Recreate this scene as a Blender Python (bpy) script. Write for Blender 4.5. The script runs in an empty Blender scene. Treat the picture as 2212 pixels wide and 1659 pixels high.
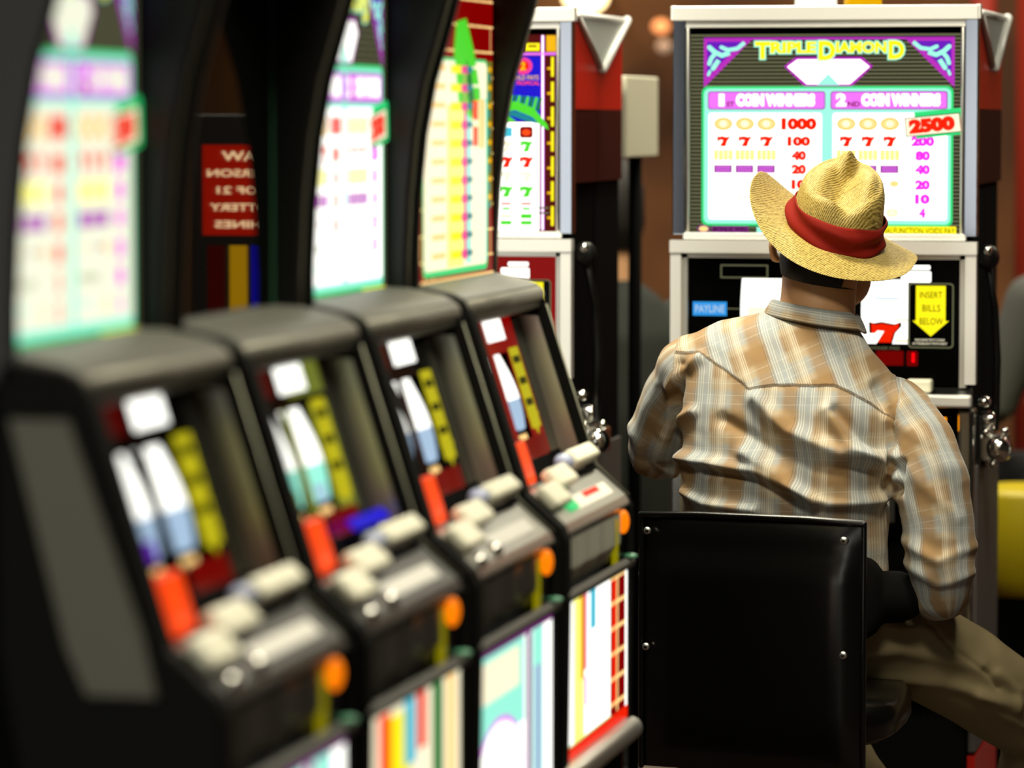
import bpy, bmesh, math, random
from mathutils import Vector, Matrix
random.seed(7)
sc = bpy.context.scene
COL = sc.collection
ZO = 0.15                      # floor height below the working datum: every root is lifted by it
# ------------------------------------------------------------------ camera, world, lights, exposure
cam_d = bpy.data.cameras.new('camera'); cam = bpy.data.objects.new('camera', cam_d); COL.objects.link(cam)
sc.camera = cam
cam_d.sensor_width = 36.0; cam_d.lens = 8300.0 / 2212 * 36
cam.location = (0, 0, 1.40 + ZO)
cam.rotation_euler = (math.radians(90 - 3.935), 0, math.radians(12.76))
cam_d.clip_start = 0.05
cam_d.dof.use_dof = True; cam_d.dof.focus_distance = 6.38; cam_d.dof.aperture_fstop = 2.9
w = bpy.data.worlds.new('world'); sc.world = w; w.use_nodes = True
w.node_tree.nodes['Background'].inputs[0].default_value = (0.9, 0.75, 0.5, 1)
w.node_tree.nodes['Background'].inputs[1].default_value = 0.010
vs = sc.view_settings
vs.view_transform = 'Standard'; vs.look = 'None'; vs.exposure = 0.0; vs.gamma = 1.0; vs.use_curve_mapping = False
LIGHTS = [  # x, y, power, size : ceiling fixtures of the hall
    (-1.55, 6.15, 72, 0.45), (-0.2, 5.4, 30, 0.5), (-.7, 3.9, 42, 0.55), (-0.3, 1.6, 10, 0.6),
    (-1.4, 9.3, 26, 0.6), (0.5, 9.4, 30, 0.6), (-1.2, 7.9, 30, 0.5), (-3.2, 11.6, 26, 0.6), (-0.9, 11.9, 16, .5)]
for (lx, ly, lp, ls) in LIGHTS:
    ld = bpy.data.lights.new('ceiling_light_source', 'AREA'); ld.energy = lp; ld.size = ls; ld.color = (1.0, 0.935, 0.74)
    lo = bpy.data.objects.new('ceiling_light_source', ld); COL.objects.link(lo); lo.location = (lx, ly, 2.97 + ZO)

# ------------------------------------------------------------------ materials
MATS = {}
def M(name, col, rough=0.5, metal=0.0, em=None, es=0.0, spec=0.5, coat=0.0):
    if name in MATS: return MATS[name]
    m = bpy.data.materials.new(name); m.use_nodes = True
    b = m.node_tree.nodes['Principled BSDF']
    b.inputs['Base Color'].default_value = (*col, 1); b.inputs['Roughness'].default_value = rough
    b.inputs['Metallic'].default_value = metal; b.inputs['Specular IOR Level'].default_value = spec
    b.inputs['Coat Weight'].default_value = coat
    if em is not None:
        b.inputs['Emission Color'].default_value = (*em, 1); b.inputs['Emission Strength'].default_value = es
    MATS[name] = m
    return m
def G(name, rgb, s=1.0):      # backlit print on glass, srgb 0..255
    c = tuple((v / 255.0) ** 2.2 for v in rgb)
    return M('print_' + name, tuple(v * 0.12 for v in c), 0.25, em=c, es=s, spec=0.08)
white = G('white', (255, 255, 246), 1.7); softwhite = G('soft_white', (250, 252, 225), 1.0); cream = G('cream', (250, 240, 205), 1.15); mint = G('mint', (150, 240, 215), 1.1)
green = G('green', (50, 215, 120), 1.0); purple = G('purple', (180, 50, 185), .95); lilac = G('lilac', (225, 110, 240), 1.1)
violet = G('violet', (105, 35, 190), .9); red = G('red', (232, 36, 10), 1.1); dred = G('dark_red', (135, 5, 5), .9)
magenta = G('magenta', (235, 50, 225), 1.1); yellow = G('yellow', (250, 235, 30), 1.1); pyellow = G('pale_yellow', (255, 248, 120), 1.4)
gold = G('gold', (235, 175, 20), 1.0); plum = G('plum', (125, 50, 125), .9); olive = G('olive', (104, 104, 78), .9)
gblack = M('print_black', (0.001, 0.001, 0.001), 0.2, spec=.03); blue = G('blue', (30, 20, 200), 1.0); cyan = G('cyan', (70, 190, 215), 1.0)
sky = G('sky_blue', (50, 140, 215), 1.1); lime = G('lime', (80, 215, 50), 1.0); dgreen = G('deep_green', (15, 120, 50), .9)
orange = G('orange', (250, 72, 22), 1.2); peach = G('peach', (250, 205, 130), 1.2); pink = G('pink', (235, 60, 140), 1.1)
ogreen = G('olive_green', (120, 130, 50), .8); rled = G('led_red', (255, 10, 20), 1.3); ledoff = G('led_off', (110, 6, 6), .9)
teal = G('teal', (30, 130, 140), 1.0); paleblue = G('pale_blue', (175, 205, 235), .85); maroon = G('maroon', (90, 4, 4), .7)
dimgrey = G('dim_grey', (150, 170, 165), .5)
chrome = M('chrome', (0.86, 0.85, 0.80), 0.16, 1.0)
bchrome = M('bright_chrome', (0.97, 0.96, 0.92), 0.3, 0.45)
satin = M('satin_metal', (0.85, 0.84, 0.78), 0.38, 1.0)
black = M('black_plastic', (0.006, 0.006, 0.005), 0.42, spec=.3)
matte = M('matte_black', (0.003, 0.003, 0.003), 0.8, spec=.04)
grey = M('grey_plastic', (0.05, 0.05, 0.042), 0.45)
ledge = M('ledge_plastic', (0.09, 0.09, 0.072), 0.5)
button = M('cream_button', (0.93, 0.90, 0.70), 0.3)
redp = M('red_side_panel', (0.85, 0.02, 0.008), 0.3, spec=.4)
shaded_redp = M('shaded_red_side_panel', (0.06, 0.006, 0.003), 0.5, spec=.15)  # the red panel where it falls into shade, darkness put into the colour
gpanel = M('grey_side_panel', (0.13, 0.115, 0.11), 0.5)
gus = M('gusset_grey', (0.62, 0.66, 0.62), 0.45); gusw = M('gusset_white', (0.9, 0.9, 0.86), 0.4)
offglass = M('unlit_glass', (0.002, 0.003, 0.002), 0.015, spec=0.9)

def nodes_of(m): return m.node_tree.nodes, m.node_tree.links
def bump_noise(m, scale, strength, dist=0.002, stretch=(1, 1, 1), detail=3):
    n, l = nodes_of(m); b = n['Principled BSDF']
    tc = n.new('ShaderNodeTexCoord'); mp = n.new('ShaderNodeMapping'); no = n.new('ShaderNodeTexNoise'); bu = n.new('ShaderNodeBump')
    mp.inputs['Scale'].default_value = stretch; no.inputs['Scale'].default_value = scale; no.inputs['Detail'].default_value = detail
    bu.inputs['Strength'].default_value = strength; bu.inputs['Distance'].default_value = dist
    l.new(tc.outputs['Object'], mp.inputs['Vector']); l.new(mp.outputs[0], no.inputs['Vector']); l.new(no.outputs['Fac'], bu.inputs['Height'])
    l.new(bu.outputs[0], b.inputs['Normal']); return no

# ------------------------------------------------------------------ mesh builder
class MB:
    def __init__(s): s.v = []; s.f = []; s.m = []; s.mats = []; s.sm = []
    def mi(s, mat):
        if mat not in s.mats: s.mats.append(mat)
        return s.mats.index(mat)
    def add(s, vs_, fs, mat, smooth=False):
        o = len(s.v); s.v += [tuple(p) for p in vs_]; k = s.mi(mat)
        for f in fs: s.f.append([i + o for i in f]); s.m.append(k); s.sm.append(smooth)
        return s
    def box(s, x0, x1, y0, y1, z0, z1, mat):
        vs_ = [(x, y, z) for z in (z0, z1) for y in (y0, y1) for x in (x0, x1)]
        return s.add(vs_, [(0, 2, 3, 1), (4, 5, 7, 6), (0, 1, 5, 4), (2, 6, 7, 3), (0, 4, 6, 2), (1, 3, 7, 5)], mat)
    def prism(s, pts, a, b, axis, mat, smooth=False):      # 2D outline extruded along an axis
        def P(p, t):
            return {'x': (t, p[0], p[1]), 'y': (p[0], t, p[1]), 'z': (p[0], p[1], t)}[axis]
        n = len(pts); vs_ = [P(p, a) for p in pts] + [P(p, b) for p in pts]
        fs = [tuple(range(n - 1, -1, -1)), tuple(range(n, 2 * n))] + [(i, (i + 1) % n, (i + 1) % n + n, i + n) for i in range(n)]
        return s.add(vs_, fs, mat, smooth)
    def rings(s, rs, mat, cap=True, smooth=True):           # list of rings of equal length
        n = len(rs[0]); vs_ = [p for r in rs for p in r]; fs = []
        for i in range(len(rs) - 1):
            for j in range(n):
                k = (j + 1) % n
                fs.append((i * n + j, i * n + k, (i + 1) * n + k, (i + 1) * n + j))
        if cap: fs += [tuple(range(n - 1, -1, -1)), tuple((len(rs) - 1) * n + j for j in range(n))]
        return s.add(vs_, fs, mat, smooth)
    def tube(s, path, rad, mat, n=16, round_ends=False):
        path = [Vector(p) for p in path]
        if not hasattr(rad, '__len__'): rad = [rad] * len(path)
        rad = list(rad)
        if round_ends:
            d0 = (path[0] - path[1]).normalized(); d1 = (path[-1] - path[-2]).normalized()
            pre = [(path[0] + d0 * rad[0] * math.sin(a), rad[0] * math.cos(a)) for a in (1.45, 1.1, .75, .4)]
            post = [(path[-1] + d1 * rad[-1] * math.sin(a), rad[-1] * math.cos(a)) for a in (.4, .75, 1.1, 1.45)]
            path = [p for p, _ in pre] + path + [p for p, _ in post]; rad = [r for _, r in pre] + rad + [r for _, r in post]
        rs = []; up = Vector((0, 0, 1)); prev = None
        for i, p in enumerate(path):
            d = (path[min(i + 1, len(path) - 1)] - path[max(i - 1, 0)]).normalized()
            if prev is None:
                a = d.cross(up) if abs(d.dot(up)) < .95 else d.cross(Vector((1, 0, 0)))
            else: a = prev - d * prev.dot(d)
            a.normalize(); prev = a; b = d.cross(a)
            rs.append([p + (a * math.cos(t) + b * math.sin(t)) * rad[i] for t in [2 * math.pi * k / n for k in range(n)]])
        return s.rings(rs, mat)
    def ell(s, c, r, mat, n=20, m=12, rot=None):
        rs = []; c = Vector(c)
        for i in range(1, m):
            a = math.pi * i / m - math.pi / 2; ring = []
            for k in range(n):
                t = 2 * math.pi * k / n; p = Vector((r[0] * math.cos(a) * math.cos(t), r[1] * math.cos(a) * math.sin(t), r[2] * math.sin(a)))
                if rot: p = rot @ p
                ring.append(c + p)
            rs.append(ring)
        return s.rings(rs, mat)
    def mesh(s, name, base=(0, 0, 0)):
        me = bpy.data.meshes.new(name)
        me.from_pydata([(p[0] - base[0], p[1] - base[1], p[2] - base[2]) for p in s.v], [], s.f)
        for m in s.mats: me.materials.append(m)
        me.polygons.foreach_set('material_index', s.m); me.polygons.foreach_set('use_smooth', s.sm); me.update()
        return me
    def build(s, name, parent=None, base=(0, 0, 0), bevel=0.0, seg=2, label=None):
        o = bpy.data.objects.new(name, s.mesh(name, base)); COL.objects.link(o)
        if parent is not None: o.parent = parent
        if bevel:
            md = o.modifiers.new('bevel', 'BEVEL'); md.width = bevel; md.segments = seg; md.limit_method = 'ANGLE'; md.angle_limit = math.radians(40)
            md.harden_normals = False
        if label: o['label'] = label
        return o
def thing(name, label, cat, loc, rz=0, group=None):
    o = bpy.data.objects.new(name, None); COL.objects.link(o); o.location = (loc[0], loc[1], loc[2] + ZO); o.rotation_euler = (0, 0, rz)
    o.empty_display_size = .1; o['label'] = label; o['category'] = cat
    if group: o['group'] = group
    return o
def tag(o, label, cat, group=None):
    o.location.z += ZO; o['label'] = label; o['category'] = cat
    if group: o['group'] = group
    return o
def struct(o): o.location.z += ZO; o['kind'] = 'structure'; return o

_tc = {}
def text_mesh(t, bold, font_shear=0.0):
    k = (t, bold, font_shear)
    if k in _tc: return _tc[k]
    cu = bpy.data.curves.new('t', 'FONT'); cu.body = t; cu.size = 1; cu.offset = bold; cu.shear = font_shear; cu.resolution_u = 3; cu.fill_mode = 'FRONT'
    cu.align_x = 'LEFT'
    o = bpy.data.objects.new('t', cu); COL.objects.link(o)
    bpy.context.view_layer.update()
    me = bpy.data.meshes.new_from_object(o.evaluated_get(bpy.context.evaluated_depsgraph_get()))
    vs_ = [(v.co.x, v.co.y) for v in me.vertices]; fs = [tuple(p.vertices) for p in me.polygons]
    bpy.data.objects.remove(o); bpy.data.curves.remove(cu); bpy.data.meshes.remove(me)
    if vs_:
        x0 = min(v[0] for v in vs_); x1 = max(v[0] for v in vs_); y0 = min(v[1] for v in vs_); y1 = max(v[1] for v in vs_)
    else: x0 = y0 = 0; x1 = y1 = 1
    vs_ = [((x - (x0 + x1) / 2), (y - (y0 + y1) / 2)) for x, y in vs_]
    _tc[k] = (vs_, fs, x1 - x0, y1 - y0); return _tc[k]

class Art:
    """flat print: art coordinates (x right, y down) mapped to a plane; each layer sits 0.25 mm prouder"""
    def __init__(s, mb, fn, nrm): s.mb = mb; s.fn = fn; s.n = Vector(nrm); s.flip = False
    def pt(s, x, y, L): return tuple(Vector(s.fn(x, y)) + s.n * (L * 0.00025))
    def poly(s, pts, mat, L):
        s.mb.add([s.pt(x, y, L) for x, y in pts], [tuple(range(len(pts)))], mat); return s
    def rect(s, x0, y0, x1, y1, mat, L): return s.poly([(x0, y1), (x1, y1), (x1, y0), (x0, y0)], mat, L)
    def rrect(s, x0, y0, x1, y1, r, mat, L):
        p = []
        for cx, cy, a in ((x1 - r, y0 + r, -90), (x1 - r, y1 - r, 0), (x0 + r, y1 - r, 90), (x0 + r, y0 + r, 180)):
            for k in range(5):
                t = math.radians(a + 22.5 * k); p.append((cx + r * math.cos(t), cy + r * math.sin(t)))
        return s.poly(p[::-1], mat, L)
    def ell(s, cx, cy, rx, ry, mat, L, n=22):
        return s.poly([(cx + rx * math.cos(2 * math.pi * k / n), cy - ry * math.sin(2 * math.pi * k / n)) for k in range(n)], mat, L)
    def text(s, t, cx, cy, h, mat, L, wd=None, bold=0.02, rot=0.0, mirror=False, shear=0.0):
        vs_, fs, w0, h0 = text_mesh(t, bold, shear); sy = h / h0; sx = sy if wd is None else wd / w0
        c, sn = math.cos(rot), math.sin(rot); out = []
        for x, y in vs_:
            X = x * sx * (-1 if mirror else 1); Y = -y * sy
            out.append(s.pt(cx + X * c - Y * sn, cy + X * sn + Y * c, L))
        s.mb.add(out, fs, mat); return s
    def seven(s, cx, cy, w_, h_, mat, L, edge=None):
        P = [(-.5, .5), (-.5, -.02), (-.37, -.02), (-.28, .12), (-.02, .10), (-.3, -.5), (.2, -.5), (.32, .0), (.52, .3), (.52, .5), (.3, .4), (-.1, .5), (-.34, .44)]
        if edge: s.poly([(cx + x * w_ * 1.18, cy - y * h_ * 1.18) for x, y in P], edge, L)
        return s.poly([(cx + x * w_, cy - y * h_) for x, y in P], mat, L + 1)

# ------------------------------------------------------------------ printed glasses
def art_gems(A, wh=None):
    """lilac and mint pay table, drawn on a 600 x 438 field (1485..2085, 70..508)"""
    white = wh or globals()['white']
    A.rect(1485, 70, 2085, 508, gblack, 0)
    y = 72
    while y < 506:
        A.rect(1487, y, 2083, y + 4.6, olive, 1); y += 8.4
    A.rect(1524, 79, 2060, 84, purple, 3)
    A.poly([(1524, 79), (1524, 188), (1632, 79)][::1], purple, 3); A.poly([(2060, 79), (1952, 79), (2060, 188)], purple, 3)
    A.poly([(1531, 88), (1531, 166), (1606, 88)], violet, 4); A.poly([(2053, 88), (1978, 88), (2053, 166)], violet, 4)
    def swirl(f):
        for pts, r in (([(1612, 90), (1596, 103), (1576, 106), (1562, 100)], 4.2), ([(1580, 112), (1563, 118), (1547, 110), (1536, 100)], 5),
                       ([(1550, 112), (1540, 124), (1536, 136)], 4.5), ([(1556, 128), (1544, 146)], 5), ([(1538, 150), (1534, 160)], 3)):
            for i in range(len(pts) - 1):
                (ax, ay), (bx, by) = pts[i], pts[i + 1]; d = math.hypot(bx - ax, by - ay); nx, ny = -(by - ay) / d * r, (bx - ax) / d * r
                A.poly([(f(ax + nx), ay + ny), (f(ax - nx), ay - ny), (f(bx - nx), by - ny), (f(bx + nx), by + ny)], mint, 5 + i % 2)
                A.ell(f(bx), by, r, r, mint, 7 + i % 2, 10)
    swirl(lambda x: x); swirl(lambda x: 3584 - x)
    # gem
    A.poly([(1697, 142), (1722, 122), (1864, 122), (1887, 142), (1842, 186), (1742, 186)][::-1], purple, 5)
    A.poly([(1704, 143), (1726, 127), (1860, 127), (1880, 143), (1838, 181), (1808, 181), (1792, 160), (1776, 181), (1746, 181)][::-1], white, 6)
    A.poly([(1768, 183), (1792, 158), (1816, 183)], mint, 7)
    # title with stepped initials
    for mat, L, b in ((mint, 8, .11), (yellow, 9, .05)):
        g = 0 if mat is yellow else 5
        A.text('T', 1651, 107, 38 + g, mat, L, 33 + g, b); A.text('RIPLE', 1717, 101, 25 + g, mat, L, 98 + g, b)
        A.text('D', 1789, 108, 42 + g, mat, L, 36 + g, b); A.text('IAMON', 1862, 101, 25 + g, mat, L, 108 + g, b)
        A.text('D', 1937, 107, 40 + g, mat, L, 34 + g, b)
    # table frame
    A.rrect(1520, 185, 2058, 490, 14, green, 5); A.rrect(1525, 190, 2053, 485, 12, mint, 6)
    A.rrect(1533, 196, 1786, 236, 6, plum, 7); A.rrect(1797, 196, 2046, 236, 6, plum, 7)
    A.rrect(1535, 198, 1784, 234, 5, lilac, 8); A.rrect(1799, 198, 2044, 234, 5, lilac, 8)
    A.text('1', 1563, 215, 27, white, 9, 12, .06); A.text('ST', 1582, 224, 11, dred, 9, 17, .03); A.text('COIN WINNERS', 1679, 215, 28, white, 9, 170, .09)
    A.text('2', 1820, 215, 28, white, 9, 22, .06); A.text('ND', 1847, 224, 11, dred, 9, 26, .03); A.text('COIN WINNERS', 1947, 215, 28, white, 9, 168, .09)
    A.rrect(1535, 243, 1779, 476, 6, white, 8); A.rrect(1802, 243, 2046, 476, 6, white, 8)
    for x0, num, vals in ((1567, red, ['1000', '100', '40', '20', '10', '5', '2']), (1831, magenta, [None, '200', '80', '40', '20', '10', '4'])):
        for k in range(3):
            x = x0 + k * 46.5
            A.ell(x, 267, 20, 14, gold, 9); A.ell(x, 267, 17.5, 11.5, peach, 10); A.ell(x, 267, 8, 7, cream, 11)
            A.seven(x, 305, 27, 23, red, 9)
            for q in range(4): A.rect(x - 20 + q * 10.5, 324, x - 11 + q * 10.5, 346, pyellow, 9)
            A.rect(x - 20, 357, x + 19, 374, plum, 9)
            for q in range(3): A.rect(x - 17, 359.5 + q * 4.8, x + 16, 362 + q * 4.8, lilac, 10)
        A.rect(x0 - 20, 395, x0 + 40, 396.5, peach, 9); A.text('ANY THREE', x0 + 68, 396, 7, plum, 9, 40); A.ell(x0 + 103, 397, 10, 7, peach, 9)
        A.text('MIXED BARS', x0 + 25, 428, 10, ogreen, 9, 90, 0); A.text('ANY TWO', x0 + 10, 455, 10, mint, 9, 56, 0)
        A.ell(x0 + 99, 460, 12, 9, gold, 9); A.ell(x0 + 99, 460, 10, 7.5, cream, 10)
        for q, t in enumerate(vals):
            if t:
                yy = (267, 305, 336, 366, 399, 430, 460)[q]; hh = 27 if q == 0 else 22
                A.text(t, 1730 if x0 < 1600 else 1994, yy, hh, num, 9, (14 + 18 * (len(t) - 1)) * (1.12 if q == 0 else 1), .085)
    a = -.1
    def rr(x, y): return (2018 + (x * math.cos(a) - y * math.sin(a)), 269 + (x * math.sin(a) + y * math.cos(a)))
    A.poly([rr(-40, 26), rr(68, 26), rr(72, 20), rr(72, -24), rr(64, -31), rr(-40, -31)], green, 10)
    A.poly([rr(-62, 21), rr(56, 21), rr(56, -21), rr(-62, -21)], gblack, 11); A.poly([rr(-60, 19), rr(54, 19), rr(54, -19), rr(-60, -19)], cream, 12)
    A.text('2500', 2013, 269, 32, red, 13, 98, .09, rot=a)
    A.ell(1525, 497, 14, 9, plum, 9); A.ell(1525, 497, 10, 6, peach, 10)
    A.rect(1543, 490, 1622, 505, plum, 9); A.text('BONUS WIN', 1582, 497.5, 9, gblack, 10, 72, .02)
    A.rect(1640, 492, 1700, 505, mint, 9)
    A.rect(1905, 489, 2066, 509, yellow, 9); A.text('MALFUNCTION VOIDS PAY', 1986, 499, 13, gblack, 10, 154, .0)

def art_palm(A):
    """maroon, blue and fern pay table; field 885..1218 used, right half visible"""
    A.rect(650, 60, 1222, 522, maroon, 0)
    for sgn in (0, 1):
        f = (lambda x: x) if sgn == 0 else (lambda x: 1872 - x)
        def R(x0, y0, x1, y1, m, L): a, b = sorted((f(x0), f(x1))); A.rect(a, y0, b, y1, m, L)
        R(1190, 62, 1214, 100, gold, 1)
        for k in range(7):
            y = 112 + k * 58
            R(1200, y, 1206, y + 46, yellow, 1); R(1192, y + 10 + 14, 1200, y + 30, gold, 2)
        R(1179, 62, 1186, 516, lilac, 2); R(1181, 62, 1184, 516, white, 3)
        R(1145, 80, 1176, 98, yellow, 1); R(1152, 85, 1170, 89, maroon, 2)
    A.rect(700, 102, 1216, 108, lilac, 3)
    A.rect(700, 110, 1178, 262, blue, 1)
    A.ell(1141, 133, 20, 20, pink, 2); A.ell(1141, 133, 13, 12, red, 3); A.text('2', 1140, 133, 20, gold, 4, 14, .05)
    A.text('WILD PAYS', 1146, 160, 11, gold, 2, 56, .02); A.text('TROPICAL', 1150, 173, 9, orange, 2, 52, .02)
    for i in range(9):                                     # fern fronds
        x = 1178 - i * 9; A.poly([(x - 2, 206 - i * .9), (x - 10, 236), (x - 3, 238), (x + 4, 208 - i)], lime if i % 2 else dgreen, 3 + i % 2)
    for pts, m, L in (([(1085, 214), (1130, 216), (1165, 232), (1192, 268), (1196, 282), (1182, 274), (1160, 252), (1125, 236), (1085, 240)], lime, 9),
                      ([(1090, 236), (1130, 240), (1158, 254), (1176, 268), (1150, 262), (1120, 250), (1090, 252)], teal, 10),
                      ([(1080, 244), (1110, 250), (1128, 262), (1100, 262), (1078, 268)], lime, 10)):
        A.poly(pts[::-1], m, L)
    A.rrect(700, 264, 1176, 518, 6, white, 5)
    for x in (1105, 1148, 1060, 1015):
        if x in (1148, 1060): A.rrect(x - 14, 274, x + 14, 301, 6, dred, 6); A.ell(x, 288, 9, 7, orange, 7)
        else: A.rect(x - 10, 276, x + 13, 298, cyan, 6)
        A.seven(x, 320, 25, 26, lime if x != 1105 else cream, 6); A.seven(x, 357, 28, 26, red, 6); A.seven(x, 391, 27, 24, cream, 6)
        A.seven(x, 426, 28, 26, lime, 6); A.rect(x - 11, 452, x + 11, 457, red, 6); A.rect(x - 8, 463, x + 8, 469, lime, 6)
        A.rect(x - 12, 478, x + 12, 489, cream if x == 1105 else lime, 6); A.rect(x - 12, 494, x + 12, 504, lime, 6)
        A.rect(x - 20, 339, x + 20, 340.2, cream, 6); A.rect(x - 20, 407, x + 20, 408.2, cream, 6); A.rect(x - 20, 442, x + 20, 443, cream, 6)
    A.rect(1174, 462, 1196, 466, olive, 7); A.rect(1174, 474, 1196, 478, olive, 7)

def art_ladder(A):
    """red brick bordered pay ladder; field u 0..430, y 0 (top, z 1.60) .. 430"""
    A.rect(0, 0, 430, 430, dred, 0)
    for k in range(12): A.rect(0, k * 36, 430, k * 36 + 3, peach, 1)
    for k in range(12):
        for q in range(10): A.rect(q * 46 + (k % 2) * 23, k * 36, q * 46 + (k % 2) * 23 + 3, k * 36 + 36, dred if 60 < q * 46 < 380 else peach, 1)
    A.rrect(15, 120, 396, 418, 14, green, 2); A.rrect(20, 124, 390, 410, 12, cream, 3)
    A.rect(396, 122, 424, 330, ogreen, 2)
    for k in range(8): A.rect(398, 130 + k * 26, 420, 137 + k * 26, gold, 3); A.rect(400, 140 + k * 26, 410, 150 + k * 26, teal, 3)
    A.poly([(318, 222), (290, 205), (215, 180), (190, 110), (205, 70), (262, 64), (310, 110), (345, 165), (350, 205)], lime, 5)
    A.poly([(300, 205), (268, 170), (262, 120), (290, 140), (318, 190)], dgreen, 6)
    A.rect(150, 185, 245, 408, pyellow, 4); A.rect(245, 130, 262, 400, pink, 5); A.rect(262, 175, 390, 405, mint, 4); A.rect(290, 180, 380, 404, cream, 5)
    for k in range(11):
        y = 130 + k * 25.6
        A.rect(170, y, 245, y + 11, yellow, 6); A.rect(232, y, 275, y + 11, pink, 7); A.rect(262, y + 1, 296, y + 9, teal, 8)
        A.rect(60, y, 140, y + 8, peach, 6); A.rect(300, y, 370, y + 4, cream, 6)
    A.rect(300, 178, 330, 205, orange, 8); A.rect(300, 215, 330, 242, orange, 8); A.rect(335, 176, 372, 245, peach, 8)
    A.rect(0, 422, 430, 425, peach, 6)

# ------------------------------------------------------------------ front bank machine (upright, chrome framed)
def reel_piece(name, parent, fn, x0, x1, y0, y1, nrm, sym, label=None):
    """a curved reel strip behind its window: art coords, bulging towards the glass"""
    mb = MB(); n = Vector(nrm); N = 10; rows = []
    for i in range(N + 1):
        t = i / N; y = y0 + (y1 - y0) * t; d = -.022 + .018 * math.sin(math.pi * t)
        rows.append([tuple(Vector(fn(x, y)) + n * d) for x in (x0, x1)])
    vs_ = [p for r in rows for p in r]
    mb.add(vs_, [(2 * i + 2, 2 * i + 3, 2 * i + 1, 2 * i) for i in range(N)], sym['bg'], True)
    def fn2(x, y):
        t = min(max((y - y0) / (y1 - y0), 0), 1); return tuple(Vector(fn(x, y)) + n * (-.0215 + .018 * math.sin(math.pi * t)))
    A = Art(mb, fn2, nrm); sym['draw'](A, x0, x1, y0, y1)
    return mb.build(name, parent)

def sym_seven(A, x0, x1, y0, y1):
    w_ = x1 - x0; h_ = y1 - y0; c = (x0 + x1) / 2
    A.rect(x0 + .28 * w_, y0 + .28 * h_, x1 - .2 * w_, y0 + .31 * h_, paleblue, 1)
    A.seven(c, y0 + .83 * h_, w_ * .58, h_ * .3, red, 3, gblack)
    A.rect(x1 - .3 * w_, y0 + .6 * h_, x1 - .02 * w_, y0 + .98 * h_, cream, 1)
def sym_faint(A, x0, x1, y0, y1):
    w_ = x1 - x0; h_ = y1 - y0
    A.rect(x0 + .15 * w_, y0 + .45 * h_, x1 - .15 * w_, y0 + .6 * h_, cream, 1); A.rect(x0 + .15 * w_, y0 + .64 * h_, x1 - .15 * w_, y0 + .72 * h_, paleblue, 1)

def windows_plate(A, X0, Y0, X1, Y1, wins, mat, L=0):
    xs = sorted({X0, X1, *[v for w_ in wins for v in (w_[0], w_[2])]}); ys = sorted({Y0, Y1, *[v for w_ in wins for v in (w_[1], w_[3])]})
    for i in range(len(xs) - 1):
        for j in range(len(ys) - 1):
            cx, cy = (xs[i] + xs[i + 1]) / 2, (ys[j] + ys[j + 1]) / 2
            if not any(w_[0] < cx < w_[2] and w_[1] < cy < w_[3] for w_ in wins):
                A.rect(xs[i], ys[j], xs[i + 1], ys[j + 1], mat, L)

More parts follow.
